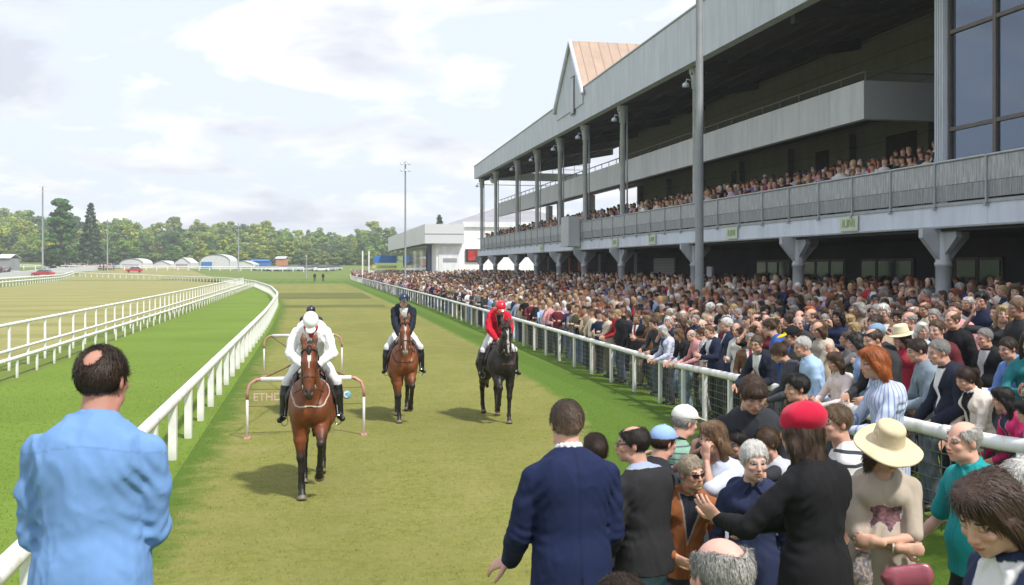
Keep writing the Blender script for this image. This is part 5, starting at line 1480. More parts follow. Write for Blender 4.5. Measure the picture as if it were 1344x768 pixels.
shed(-4, 13, 334, 250, M_slate, 'small grey spectator stand under a white roof by the left wood', 'small_stand', 'stand')
hz = at_depth(203, 350, 520); hs = empty('hill_building', (hz[0], hz[1], float(E(hz[0], hz[1]))), -YAW); tag(hs, 'long white terraced building high among the trees of the hill', 'building')
for k in range(3):
    m = MB(); m.box((-9 + k, k*3.0, -4), (9 + k*.5, k*3 + 2.9, 1.2 + k*.9)); b_ = m.build('wall', M_white, hs)
    m = MB()
    for i in range(7): m.box((-8 + i*2.3, k*3 - .06, .1 + k*.9), (-6.6 + i*2.3, k*3 - .003, .8 + k*.9))
    m.build('window', M_slate, hs)
bf = empty('board_fence', (-58, 190, float(E(-58, 190)))); tag(bf, 'long solid white board fence beyond the far rail, left of the tan track', 'fence')
m = MB()
fp = [at_depth(q, 0, dd_)[:2] for q, dd_ in ((-60, 190), (0, 215), (60, 245), (128, 280))]
for (xa, ya_), (xb, yb) in zip(fp[:-1], fp[1:]): m.bar((xa + 58, ya_ - 190, float(E(xa, ya_)) + .7 - float(E(-58, 190))), (xb + 58, yb - 190, float(E(xb, yb)) + .7 - float(E(-58, 190))), .12, 1.5)
m.build('board_panel', M_canvas, bf)
# cars
def car_mesh():
    body = MB(); prof = [(-2.15, .35), (-2.2, .75), (-1.45, .9), (1.9, .95), (2.15, .8), (2.15, .35)]
    body.poly([(x, -.85, z) for x, z in prof], (0, 1.7, 0))
    cab = MB(); cab.poly([(-1.3, -.75, .9), (-.7, -.7, 1.42), (1.1, -.7, 1.45), (1.75, -.75, .95)], (0, 1.45, 0))
    return body.mesh('body'), cab.mesh('cabin')
cb_m, cc_m = car_mesh(); wl = MB()
wl.lathe([(.0, -.1), (.32, -.1), (.33, 0), (.32, .1), (0, .1)], 12, Matrix.Rotation(math.pi/2, 4, 'X')); wl_m = wl.mesh('wheel', True)
M_car = NT('car_paint'); oi = M_car.n('ShaderNodeObjectInfo'); M_car.base(oi.outputs['Color']); M_car.set(Roughness=.25)
cb_m.materials.append(M_car.m); cc_m.materials.append(M_glass.m); wl_m.materials.append(M_black)
CARC = {'white': (.75, .75, .75), 'silver': (.45, .46, .48), 'black': (.02, .02, .025), 'dark blue': (.02, .05, .2), 'red': (.5, .02, .03), 'grey': (.2, .2, .21), 'pale blue': (.3, .42, .55)}
def car(px, d, cname, label, rz=0, group=None, big=1.0):
    p = at_depth(px, 350, d); root = empty('parked_car', (p[0], p[1], float(E(p[0], p[1]))), rz); tag(root, label, 'car', group); root.scale = (big,)*3
    o = link(bpy.data.objects.new('body', cb_m), root); o.color = (*CARC[cname], 1); link(bpy.data.objects.new('cabin', cc_m), root)
    for x in (-1.35, 1.35):
        for y in (-.75, .75): q = link(bpy.data.objects.new('wheel', wl_m), root); q.location = (x, y, .33)
car(57, 235, 'red', 'bright red car parked behind the far rail of the tan track', R(-12), None, 1.1)
car(176, 265, 'red', 'small red car parked by the arched open marquee', R(10))
names_ = list(CARC); gi = 0
for i, px_ in enumerate(list(np.linspace(86, 150, 11)) + list(np.linspace(340, 440, 12))):
    cn = rng.choice(['white', 'white', 'silver', 'grey', 'black', 'dark blue', 'pale blue', 'silver']) if px_ < 200 else rng.choice(['white', 'silver', 'white', 'pale blue'])
    where = 'left of the arched open marquee' if px_ < 200 else 'at the far end of the straight'
    car(px_, 300 + rng.uniform(-6, 6) if px_ < 200 else 285 + rng.uniform(-8, 8), cn, f'tiny {cn} car in the distant car park {where}', R(rng.uniform(-15, 15)), f'{cn} cars parked {where}')

# ------------------------------------------------------------------ trees
def leaf_mat():
    m = NT('foliage'); at_ = m.n('ShaderNodeAttribute', attribute_name='Col'); oi = m.n('ShaderNodeObjectInfo')
    m.base(m.mix(1.0, oi.outputs['Color'], at_.outputs['Color'], 'MULTIPLY')); m.set(Roughness=.8); m.b.inputs['Specular IOR Level'].default_value = .2
    try: m.b.inputs['Transmission Weight'].default_value = 0
    except Exception: pass
    return m.m
M_leaf = leaf_mat(); M_bark = paint('bark', (.10, .075, .055), .95, var=.3, scale=3)
def quads_at(P, N, size, r):
    """leaf clump quads with jittered corner positions"""
    n = len(P); A = np.cross(N, r.normal(size=(n, 3))); A /= np.linalg.norm(A, axis=1)[:, None] + 1e-9; B = np.cross(N, A)
    s = size[:, None]
    V = np.stack([P - A*s*.5 - B*s*.3, P + A*s*.2 - B*s*.55, P + A*s*.55 + B*s*.1, P + A*s*.05 + B*s*.55, P - A*s*.5 + B*s*.35], 1).reshape(-1, 3)
    ix = np.arange(n*5).reshape(n, 5)
    return V, ix
def crown_geo(kind, seed, n=3400):
    r = np.random.RandomState(seed); P, N, S = [], [], []
    if kind == 'broad':
        k = 26; c = r.normal(size=(k, 3)); c /= np.linalg.norm(c, axis=1)[:, None]; c *= r.uniform(.35, 1, (k, 1))**.6
        cen = np.stack([c[:, 0]*.30, c[:, 1]*.30, .55 + c[:, 2]*.36 + .02*r.normal(size=k)], 1); rad = r.uniform(.075, .135, k)
    elif kind == 'tall':
        k = 30; h_ = r.uniform(.12, .97, k); ww = .20*np.sin(np.pi*np.clip((h_ - .12)/.95, 0, 1))**.7 + .03; a = r.uniform(0, 6.28, k)
        cen = np.stack([np.cos(a)*ww*r.uniform(.4, 1, k), np.sin(a)*ww*r.uniform(.4, 1, k), h_], 1); rad = r.uniform(.055, .1, k)
    elif kind == 'spruce':
        k = 70; h_ = np.linspace(.10, .985, k); ww = .23*(1 - h_)**.85 + .008; a = np.arange(k)*2.4 + r.uniform(0, .6, k)
        cen = np.stack([np.cos(a)*ww*.75, np.sin(a)*ww*.75, h_ - .02*ww/.2], 1); rad = .02 + .42*ww*.55
    else:  # pine
        k = 60; h_ = r.uniform(.08, .98, k); ww = .20*(1 - h_)**.55 + .03; a = r.uniform(0, 6.28, k)
        cen = np.stack([np.cos(a)*ww*r.uniform(.5, 1, k), np.sin(a)*ww*r.uniform(.5, 1, k), h_], 1); rad = r.uniform(.05, .085, k)
    per = np.maximum((n*rad**2/np.sum(rad**2)).astype(int), 8); C = []
    for i in range(k):
        d = r.normal(size=(per[i], 3)); d /= np.linalg.norm(d, axis=1)[:, None]
        fl = .55 if kind in ('spruce', 'pine') else .85
        p = cen[i] + d*rad[i]*r.uniform(.55, 1.05, (per[i], 1))*np.array((1.1, 1.1, fl))
        P.append(p); N.append(d + r.normal(size=d.shape)*.45 + np.array((0, 0, .25))); S.append(np.full(per[i], .034 if kind != 'spruce' else .024)*r.uniform(.6, 1.4, per[i]))
        C.append(np.full(per[i], r.uniform(.78, 1.22))*r.uniform(.72, 1.3, per[i]))
    P = np.vstack(P); N = np.vstack(N); N /= np.linalg.norm(N, axis=1)[:, None]; S = np.concatenate(S); C = np.concatenate(C)
    V, ix = quads_at(P, N, S, r); cc = np.ones((len(V), 4)); cc[:, :3] = np.repeat(C, 5)[:, None]*np.array((1, 1, 1)); cc[:, 0] *= np.repeat(r.uniform(.85, 1.2, len(C)), 5)
    return mesh_np('crown', V, [ix], False, cc), cen, rad
def trunk_geo(kind, cen, seed):
    r = random.Random(seed); m = MB(); top = .9 if kind in ('spruce', 'pine', 'tall') else .62
    m.tube([(0, 0, -.02), (.004, .003, .12), (-.004, .004, .35), (0, 0, top)], [.022, .016, .012, .004], 7)
    for i in range(0, len(cen), 2 if len(cen) < 40 else 4):
        c = cen[i]; z = max(.1, min(top, c[2] - .45*np.hypot(c[0], c[1]) - .03)); m.tube([(0, 0, z), (c[0]*.5, c[1]*.5, (z + c[2])/2 + .01), tuple(c)], [.007, .005, .002], 5)
    return m.mesh('trunk', True)
TV = {}
for kind, cnt in (('broad', 4), ('tall', 3), ('spruce', 2), ('pine', 1)):
    for i in range(cnt):
        cm, cen, rad = crown_geo(kind, 17*i + len(kind)); cm.materials.append(M_leaf); tm = trunk_geo(kind, cen, i); tm.materials.append(M_bark); TV.setdefault(kind, []).append((cm, tm))
def tree(kind, x, y, h, c, label, group=None, wid=1.0):
    z = float(E(x, y)); root = empty('tree' if kind in ('broad', 'tall') else kind + '_tree', (x, y, z - .2), rng.uniform(0, 6.28)); tag(root, label, 'tree', group)
    cm, tm = rng.choice(TV[kind]); root.scale = (h*wid, h*wid, h)
    o = link(bpy.data.objects.new('crown', cm), root); o.color = (*c, 1); link(bpy.data.objects.new('trunk', tm), root)
def tree_px(kind, px, pyt, d, c, label, group=None, wid=1.0):
    p = at_depth(px, pyt, d); tree(kind, p[0], p[1], p[2] - float(E(p[0], p[1])) + .2, c, label, group, wid)
tree_px('pine', 79, 261, 292, (.05, .13, .03), 'tall dark green pine with a ragged crown beside the tallest light mast', None, 1.05)
tree_px('spruce', 119, 266, 296, (.045, .085, .045), 'dark pointed spruce right of the tall pine')
tree_px('broad', 66, 327, 262, (.04, .08, .02), 'dark round bush tree behind the red car', None, 1.3)
tree_px('spruce', 577, 282, 230, (.05, .08, .04), 'lone conifer top rising behind the white building')
SIL = [(-60, 262), (0, 268), (30, 280), (60, 285), (100, 283), (150, 283), (190, 290), (215, 288), (250, 290), (300, 290), (340, 292), (370, 296), (400, 300), (430, 300), (460, 304), (490, 294), (515, 300), (560, 312), (640, 320)]
sx_, sy_ = zip(*SIL)
TC = [((.21, .27, .025), 'yellow green'), ((.13, .22, .028), 'fresh green'), ((.09, .17, .03), 'mid green'), ((.055, .12, .03), 'dark green'), ((.16, .225, .045), 'pale green')]
cnts = {}
def wood(px, top, d, row, rowname):
    tc_, tn = rng.choices(TC, [7 if px < 70 else 1.8, 2, 2, 1.0, 1.8])[0]; kind = rng.choices(['broad', 'tall', 'spruce'], [6, 2.5, .35])[0]
    tone = rng.uniform(1.05, 1.4); c = tuple(x*tone for x in tc_)
    side = 'above the left car park' if px < 155 else 'above the white marquees' if px < 335 else 'beyond the end of the straight' if px < 490 else 'behind the white building'
    sh = {'broad': 'round', 'tall': 'tall narrow', 'spruce': 'pointed'}[kind]
    lab = f'{tn} {sh} tree, {rowname} row of wood {side}'
    tree_px(kind, px, top, d, c, lab, lab, rng.uniform(1.0, 1.35) if kind == 'broad' else rng.uniform(1.1, 1.5))
x_ = -70
while x_ < 640:
    wood(x_, np.interp(x_, sx_, sy_) + rng.uniform(-4, 5), 470 + rng.uniform(-15, 25), 2, 'rear'); x_ += rng.uniform(10, 16)
x_ = -75
while x_ < 560:
    wood(x_, np.interp(x_, sx_, sy_) + rng.uniform(7, 18), 420 + rng.uniform(-15, 15), 1, 'middle'); x_ += rng.uniform(11, 17)
x_ = -70
while x_ < 500:
    if not (176 < x_ < 228): wood(x_, np.interp(x_, sx_, sy_) + rng.uniform(20, 36), 365 + rng.uniform(-15, 15), 0, 'front')
    x_ += rng.uniform(13, 20)

# shrubs closing the foot of the wood
sh_i = 0; x_ = -75
while x_ < 500:
    c = rng.choice(TC)[0]; side = 'left of the marquees' if x_ < 155 else 'behind the marquees' if x_ < 335 else 'at the end of the straight'
    p = at_depth(x_, 350, 352 + rng.uniform(-8, 8)); cm, tm = rng.choice(TV['broad']); h_ = rng.uniform(5, 8.5)
    root = empty('shrub', (p[0], p[1], float(E(p[0], p[1])) - h_*.2), rng.uniform(0, 6.28)); root.scale = (h_*1.7, h_*1.7, h_)
    o = link(bpy.data.objects.new('crown', cm), root); o.color = (*c, 1); link(bpy.data.objects.new('stem', tm), root)
    tag(root, f'low bushy shrub along the foot of the wood {side}', 'shrub', f'shrubs along the wood {side}'); x_ += rng.uniform(11, 17)
# ------------------------------------------------------------------ starting frames, horses, riders
M_pole = paint('pale_pole', (.72, .70, .70), .45, var=.05, dirt=(.6, .45, .42)); M_rust = paint('red_pole_end', (.48, .24, .2), .5, var=.2, scale=6)
M_pink = paint('pink_print', (.58, .36, .34), .7); M_emb = paint('blue_emblem', (.16, .38, .52), .6); M_strap = paint('brown_strap', (.16, .07, .035), .8)
def frame_gate(x0, x1, y, h, label, banner=False):
    root = empty('hurdle_frame', ((x0 + x1)/2, y, 0)); tag(root, label, 'frame'); W = (x1 - x0)/2
    for s in (-1, 1):
        m = MB(); m.tube([(s*W, 0, 0), (s*W, 0, h - .22)], .024, 8); p = m.build('post', M_pole, root, True)
        m = MB(); m.tube([(s*W, 0, h - .34), (s*W, 0, h - .22), (s*(W - .05), 0, h - .07), (s*(W - .16), 0, h), (s*(W - .24), 0, h)], .027, 8); m.build('corner_bend', M_rust, root, True)
        m = MB(); m.box((s*W - .05, -.12, 0), (s*W + .05, .12, .03)); m.build('foot', M_rust, root)
    m = MB(); m.tube([(-W + .22, 0, h), (W - .22, 0, h)], .045, 10); m.build('top_bar', M_pole, root, True)
    if banner:
        me = text('ETHDED', .19, 'banner_lettering', .006); o = obj('banner_lettering', me, M_pink, root); o.location = (-W + .46, 0, h - .31); o.rotation_euler = (R(90), 0, 0)
        m = MB(); m.tube([(-W, 0, h - .17), (W, 0, h - .17)], .006, 5); m.tube([(-W, 0, h - .46), (W, 0, h - .46)], .006, 5); m.build('banner_wire', M_strap, root)
        me = text('ETH', .15, 'banner_lettering', .006); o = obj('banner_lettering', me, M_pink, root); o.location = (W - .55, 0, h - .3); o.rotation_euler = (R(90), 0, 0)
        m = MB(); m.lathe([(0, 0), (.075, 0), (.075, .006), (.04, .007), (.03, .01), (0, .01)], 20, Matrix.Translation((W - .3, .0, h - .3)) @ Matrix.Rotation(R(90), 4, 'X')); em = m.build('emblem', M_emb, root, True); m = MB(); m.tube([(W - .3 + .045*math.cos(t_), -.016, h - .3 + .045*math.sin(t_)) for t_ in np.linspace(1.2, 5.2, 9)], [.003, .010, .014, .016, .017, .016, .014, .010, .003], 5); m.build('crescent', M_pole, em, True)
    return root
a = at_height(325, 575, 0); b = at_height(478, 573, 0); Yf = (a[1] + b[1])/2
frame_gate(a[0], b[0], Yf, 1.03, 'nearer low white bar frame with red bent corners behind the grey clad rider', True)
c = at_height(347, 494, 0); d_ = at_height(449, 494, 0); Yr = (c[1] + d_[1])/2
g2 = frame_gate(c[0], d_[0], Yr, 1.12, 'farther white bar frame with red bent corners')
for (p, q, lb) in (((a[0] + .1, Yf, .98), (d_[0] - .2, Yr, 1.1), 'brown strap slanting up from the left corner of the nearer frame'), ((b[0] - .1, Yf, .98), (c[0] + .2, Yr, 1.1), 'brown strap slanting up from the right corner of the nearer frame')):
    m = MB(); P_ = [np.array(p)*(1 - t_) + np.array(q)*t_ - np.array((0, 0, .10*math.sin(math.pi*t_))) for t_ in np.linspace(0, 1, 9)]; m.tube(P_, .014, 6); tag(m.build('strap', M_strap, None, True), lb, 'strap')
def ride(px, py, rz, coat, blaze, up, silk, helmet, lh, lr, k=1.0, **kw):
    rk = kw.pop('rk', {})
    g = at_height(px, py, 0)
    h = make_horse(coat=coat, blaze=blaze, up=up, **kw); h.location = (g[0], g[1], 0); h.rotation_euler = (0, 0, rz); h.scale = (k,)*3
    # planted forefoot sits 0.575 ahead of the origin
    h.location = Vector((g[0], g[1], 0)) - Matrix.Rotation(rz, 3, 'Z') @ Vector((0, .58*k, 0))
    tag(h, lh, 'horse'); r = make_rider(silk, helmet, **rk); r.location = h.location; r.rotation_euler = h.rotation_euler; r.scale = h.scale; tag(r, lr, 'person'); return h, r
ride(407, 657, R(180 - 2), (.17, .046, .015), 'star', 'L', (.80, .80, .83), (.82, .82, .82), 'bay horse with a white star trotting nearest along the tan turf', 'jockey in white silks and white helmet bent low over the nearest bay', 1.03, seed=1, poll=(.0, .80, 1.90), rk=dict(scarf=(.42, .03, .04), hpitch=52, lean=38))
ride(531, 556, R(180 - 3), (.21, .062, .02), 'stripe', 'L', (.014, .018, .03), (.02, .035, .075), 'chestnut bay horse with pale muzzle trotting between the frames and the black horse', 'rider in dark navy jacket and navy helmet on the middle horse', 1.0, seed=2, poll=(.0, .78, 1.93), nose=(.30, .24, .22), rk=dict(silkkind='jacket', bib=(.7, .7, .7), under=(.75, .75, .77), hpitch=12, lean=20, hands=1.68))
ride(662, 557, R(180 + 2), (.014, .012, .012), 'stripe', 'R', (.52, .012, .03), (.62, .015, .04), 'black horse with a grey blaze trotting nearest to the crowd rail', 'jockey in red silks and red helmet on the black horse', .97, seed=3, poll=(.02, .80, 1.92), step=.6, cloth=(.10, .10, .10), rk=dict(hpitch=34, lean=30, bib=(.03, .03, .03)))
# rider partly hidden behind the white jockey
ride(408, 548, R(180), (.12, .04, .015), False, 'R', (.03, .03, .045), (.03, .03, .04), 'dark bay horse hidden behind the nearest bay', 'rider in dark jacket and dark helmet just behind the white jockey', .905, seed=4, rk=dict(hpitch=20, lean=26))
# ------------------------------------------------------------------ the people standing near the viewer
HAIRC = {'black': (.012, .010, .009), 'dark brown': (.035, .02, .012), 'brown': (.075, .042, .022), 'light brown': (.16, .095, .05), 'blonde': (.36, .25, .12), 'grey': (.27, .26, .25), 'white': (.62, .61, .58), 'ginger': (.36, .095, .02), 'auburn': (.16, .05, .022)}
SKINS = [(.54, .31, .23), (.48, .27, .195), (.58, .35, .27), (.52, .295, .23), (.36, .20, .14), (.55, .33, .26)]
placed = []
def put(r, J, px, py, d, rz, hz=None, xtra=.0):
    """stands the figure so that its crown comes at depth d over the terrain; scale follows"""
    hd = J['H'] + J['Rh'] @ np.array((0, 0, (.125 + xtra)*HS)); tgt = at_depth(px, py, d)
    Mz = np.array(Matrix.Rotation(rz, 3, 'Z')); s = 1.0
    for _ in range(6):
        xy = tgt[:2] - (Mz @ hd)[:2]*s; z = float(E(xy[0], xy[1])); s = (tgt[2] - z)/hd[2]
    if not .84 <= s <= 1.13: print('SCALE', px, py, d, round(s, 3), 'E', round(z, 2))
    r.location = (xy[0], xy[1], z); r.rotation_euler = (0, 0, rz); r.scale = (s, s, s); placed.append((xy[0], xy[1]))
    return r
def hero(px, py, d, rz, label, group=None, xtra=0.0, **spec):
    r, J, k = make_person(**spec); put(r, J, px, py, d, R(rz), None, xtra); tag(r, label, 'person', group); return r, J, k
A = dict
CLAP = lambda z=1.22, y=.36: A(R=A(w=(.045, y, z), pole=(1, -.4, -.8), palm=(-1, 0, 0), dir=(-.15, .75, .6), curl=.3), L=A(w=(-.06, y - .02, z - .03), pole=(-1, -.4, -.8), palm=(1, 0, 0), dir=(.2, .8, .5), curl=.3))
hero(137, 456, 3.75, -8, 'balding man in plain sky blue shirt seen from behind at the white board rail', sex='m', skin=(.46, .23, .17), fat=.02, hair=('crown', (.034, .021, .014)),
     pose=A(hyaw=-14, hpitch=2, lean=3, L=A(w=(-.15, .30, 1.06), pole=(-.24, -1, -.3)), R=A(w=(.13, .32, 1.08), pole=(.24, -1, -.3))), top=A(kind='shirt', color=(.145, .275, .54), g=.02, folds=.010, seed=5, hem=.24), legs=A(color=(.03, .035, .05)), res=.8)
hero(743, 526, 5.3, 2, 'man in navy suit jacket with cropped greying hair, seen from behind', sex='m', skin=(.60, .35, .27), hair=('crop', (.085, .057, .040)), fat=.02,
     pose=A(hyaw=3, hpitch=0, lean=2, L=A(w=(-.25, .24, .93), pole=(-.3, -1, -.2), dir=(-.75, .5, -.35), palm=(.3, .3, -.9), curl=.5), R=A(w=(.17, .24, .98), pole=(.25, -1, -.2))), top=A(kind='jacket', color=(.009, .016, .058), folds=.009, seed=8, under=(.72, .74, .8)), legs=A(color=(.012, .018, .05)), res=.8)
hero(781, 571, 6.2, 15, 'dark haired person mostly hidden behind the navy suited man', sex='m', hair=('thick', HAIRC['dark brown']), pose=A(hyaw=-20, hpitch=6), top=A(kind='shirt', color=(.5, .5, .52)))
hero(829, 559, 5.9, 22, 'balding man with glasses in charcoal jumper and faded jeans', sex='m', hair=('balding', (.02, .014, .011)), glasses='clear', fat=.03,
     pose=A(hyaw=52, hpitch=2, lean=2, R=A(w=(.22, .22, .88)), L=A(w=(-.24, .12, .9))), top=A(kind='jumper', color=(.022, .022, .025), hem=.1, folds=.010, seed=3, collar=(.30, .36, .5)), legs=A(kind='jeans', color=(.16, .25, .38)))
hero(874, 557, 6.5, -75, 'man in pale blue baseball cap with dark peak, behind the charcoal jumper', sex='m', hair=('short', HAIRC['dark brown']), hat=('cap', (.28, .42, .72), (.035, .045, .06)), xtra=.02,
     pose=A(hyaw=4, hpitch=8), top=A(kind='jacket', color=(.02, .022, .028), seed=4))
hero(904, 531, 6.9, -78, 'man in off white baseball cap and green striped polo facing the crowd', sex='m', hair=('short', HAIRC['grey']), hat=('cap', (.66, .66, .62), (.40, .40, .39)), xtra=.02,
     pose=A(hyaw=0, hpitch=14), top=A(kind='tshirt', mat='striped_fine', color=(.20, .36, .28), sleeve=.6, seed=6))
hero(934, 554, 6.4, 98, 'girl with light brown hair holding both hands up to her face', sex='f', hair=('long', HAIRC['light brown']),
     pose=A(hyaw=18, hpitch=4, R=A(w=(.10, .20, 1.50), pole=(1, .2, -1), dir=(-.2, -.1, 1), palm=(-.3, -1, 0), curl=.9), L=A(w=(-.10, .20, 1.50), pole=(-1, .2, -1), dir=(.2, -.1, 1), palm=(.3, -1, 0), curl=.9)), top=A(kind='tshirt', color=(.50, .55, .66), sleeve=.7, seed=2), legs=A(kind='jeans', color=(.25, .35, .5)))
hero(907, 600, 5.9, 176, 'fair haired man in dark sunglasses and rust brown shirt', sex='m', skin=(.64, .36, .26), hair=('short', (.32, .26, .19)), glasses='sun', head=A(smile=1.2, age=1),
     pose=A(hyaw=16, hpitch=3, hroll=6, lean=8, side=-4, R=A(w=(.12, .25, 1.06), pole=(1, -.2, -1))), top=A(kind='shirt', color=(.27, .095, .035), folds=.011, seed=9, front=(.02, .022, .035)), res=.85)
hero(991, 581, 5.6, 158, 'white haired woman in navy top watching beside the black blazer', sex='f', skin=(.66, .42, .34), hair=('short', HAIRC['white']), head=A(age=1, brow=(.3, .28, .26), smile=.8),
     pose=A(hyaw=14, hpitch=6, lean=5), top=A(kind='blouse', color=(.022, .03, .075), seed=2), res=.85)
hero(991, 499, 6.9, 150, 'young man in dark jacket reaching an arm out over the capped man', sex='m', hair=('fringe', (.055, .03, .018)), 
     pose=A(hyaw=20, hpitch=26, lean=8, R=A(w=(.60, .22, 1.20), pole=(.2, -.4, -1), dir=(1, .2, -.2), palm=(0, .2, -1)), L=A(w=(-.12, .35, 1.1))), top=A(kind='jacket', color=(.026, .03, .036), seed=3, under=(.05, .05, .055)))
hero(967, 566, 7.0, 95, 'dark haired boy glimpsed between the girl and the white haired woman', sex='m', hair=('thick', HAIRC['black']), pose=A(hyaw=8, hpitch=10), top=A(kind='tshirt', color=(.3, .3, .33)))
hero(1003, 563, 6.9, 100, 'brown haired woman hidden between the white haired woman and the red beret', sex='f', hair=('tail', HAIRC['brown']), pose=A(hyaw=0, hpitch=10), top=A(kind='tshirt', color=(.45, .47, .52)))
hero(1047, 528, 5.2, 20, 'woman in raspberry red beret and black blazer, seen from behind', sex='f', hair=('wavy', (.055, .032, .02)), hat=('beret', (.50, .012, .045), None, 'wool'), xtra=.03,
     pose=A(hyaw=8, hpitch=4, lean=2, L=A(w=(-.25, .40, 1.16), pole=(-1, -.2, -1), dir=(-.6, .4, .7), palm=(.8, .4, .2), curl=.35), R=A(w=(-.05, .38, 1.1), pole=(1, -.4, -.8), dir=(-.8, .5, .2), palm=(-.6, -.5, .3))), top=A(kind='jacket', color=(.008, .008, .010), folds=.009, seed=12, under=(.55, .62, .78)), legs=A(color=(.01, .01, .012)), res=.85)
hero(1095, 532, 6.3, 62, 'sandy haired man in white polo with dark stripes behind the red beret', sex='m', hair=('short', (.13, .08, .042)), pose=A(hyaw=30, hpitch=4, lean=2), top=A(kind='tshirt', mat='striped_dark', color=(.62, .62, .61), sleeve=.62, seed=4), legs=A(color=(.012, .012, .014)))
r, J, k = hero(1170, 568, 5.45, 158, 'woman in wide straw hat and beige printed t shirt with folded arms', sex='f', skin=(.55, .32, .23), hair=('bob', (.06, .035, .022)), hat=('straw', (.70, .60, .42), (.62, .51, .34), 'straw'), xtra=.0,
     pose=A(hyaw=18, hpitch=24, lean=2, R=A(w=(-.08, .235, 1.09), pole=(1, -.1, -1), dir=(-1, -.1, -.05), palm=(0, -1, 0), curl=1.3), L=A(w=(.07, .275, 1.13), pole=(-1, -.1, -1), dir=(1, -.1, .1), palm=(0, -1, 0), curl=1.3)), head=A(eyes='closed', smile=0), fat=.02,
     top=A(kind='tshirt', color=(.40, .34, .28), sleeve=.66, print=(.26, .13, .15), folds=.010, seed=7, hem=.10), legs=A(color=(.010, .010, .012)), res=.85)
bm_ = MB(); bm_.tube([J['wrR'] + (J['elR'] - J['wrR'])*.25 + np.array((0, math.cos(t_), math.sin(t_)))*.036 for t_ in np.linspace(0, 6.283, 15)], .007, 6, False); bm_.build('bracelet', paint('pale_bead', (.6, .55, .48), .4), r)
Mr = Matrix.Translation(r.location) @ Matrix.Rotation(r.rotation_euler[2], 4, 'Z') @ Matrix.Diagonal((*r.scale, 1))
F = Field((-.3, .1, .6), (.3, .5, 1.1), .008); F.cap((-.02, .26, .93), (-.17, .245, .95), .065, .07, .03, ((0, 1, 0), .45)); F.folds(.007, 3, .9); V, Q = F.mesh()
hb_ = obj('handbag', mesh_np('handbag', V, Q, True, tint(V)), MATS['leather']); hb_.matrix_world = Mr; hb_.color = (.30, .075, .11, 1); tag(hb_, 'small dusty pink clutch bag under the folded arms of the straw hat woman', 'bag')
F = Field((-.3, .1, .5), (.4, .5, 1.15), .008); F.chain([(.13, .235, 1.04), (.16, .25, .93), (.15, .23, .76)], [.04, .055, .06], .03, ((0, 1, 0), .5)); F.folds(.012, 5, 1.2); V, Q = F.mesh()
sc_ = obj('scarf', mesh_np('scarf', V, Q, True, tint(V)), MATS['speckled']); sc_.matrix_world = Mr; sc_.color = (.33, .25, .22, 1); tag(sc_, 'patterned brown scarf hanging beside the pink clutch bag', 'scarf')
hero(1262, 553, 5.6, 88, 'bald man with grey sides in a turquoise polo shirt', sex='m', skin=(.64, .37, .29), hair=('rim', (.42, .40, .38)), head=A(age=1, brow=(.25, .2, .17)), fat=.02,
     pose=A(hyaw=6, hpitch=4, lean=3, R=A(w=(.30, .25, .95))), top=A(kind='shirt', color=(.012, .27, .29), sleeve=.6, seed=5), legs=A(color=(.03, .03, .04)), res=.85)
hero(1283, 631, 2.95, 92, 'brown haired woman with bowed head in navy jacket over white blouse', sex='f', skin=(.58, .34, .26), hair=('long', (.050, .028, .018)), head=A(eyes='closed', smile=0),
     pose=A(hyaw=14, hpitch=28, lean=10), top=A(kind='jacket', color=(.02, .03, .075), seed=7, front=(.7, .7, .72)), res=.75)
hero(1346, 606, 4.0, 92, 'white haired man in dark navy coat behind the bowed woman', sex='m', hair=('thick', HAIRC['white']), head=A(age=1, brow=(.4, .38, .36)), pose=A(hyaw=4, hpitch=6), top=A(kind='jacket', color=(.012, .016, .04)))
hero(943, 704, 2.9, 6, 'bald topped man with grey hair, only his head showing below the sunglasses man', sex='m', skin=(.66, .39, .32), hair=('rim', (.30, .29, .27)), fat=.03, pose=A(hyaw=4, hpitch=4), top=A(kind='jumper', color=(.05, .05, .06)), res=.75)
hero(812, 754, 3.0, 10, 'dark haired person whose hair top shows below the charcoal jumper', sex='m', hair=('short', HAIRC['dark brown']), pose=A(hyaw=0, hpitch=6), top=A(kind='jumper', color=(.06, .06, .07)))
# along the near end of the crowd rail
hero(1143, 456, 8.2, 78, 'ginger haired woman clapping in a long blue and white striped coat', sex='f', hair=('bob', HAIRC['ginger']), pose=A(hyaw=8, hpitch=10, lean=2, **CLAP(1.16)), top=A(kind='blouse', mat='striped_blue', color=(.50, .56, .72), hem=.5, seed=3), legs=A(color=(.3, .4, .6)))
hero(1228, 447, 9.3, 78, 'grey haired man in dark navy suit at the near rail', sex='m', hair=('receding', HAIRC['grey']), head=A(age=1), fat=.05, pose=A(hyaw=4, hpitch=14, lean=12, R=A(w=(.2, .35, .92)), L=A(w=(-.2, .33, .98))), top=A(kind='jacket', color=(.014, .018, .035), front=(.7, .7, .72), seed=3), legs=A(color=(.012, .014, .025)))
hero(1199, 446, 9.9, 72, 'dark haired man in pale grey blue jacket beside the navy suited man', sex='m', hair=('short', (.04, .025, .02)), pose=A(hyaw=6, hpitch=16, lean=8, R=A(w=(.15, .38, 1.05)), L=A(w=(-.15, .36, 1.05))), top=A(kind='jacket', color=(.20, .25, .31), seed=4), legs=A(color=(.14, .17, .22)))
hero(1262, 484, 8.9, 92, 'brown haired woman in cream cardigan over black top at the near rail', sex='f', hair=('tail', HAIRC['dark brown']), pose=A(hyaw=4, hpitch=22, lean=10, R=A(w=(.12, .35, .95)), L=A(w=(-.12, .35, .95))), top=A(kind='blouse', color=(.62, .56, .50), front=(.012, .012, .014), seed=5))
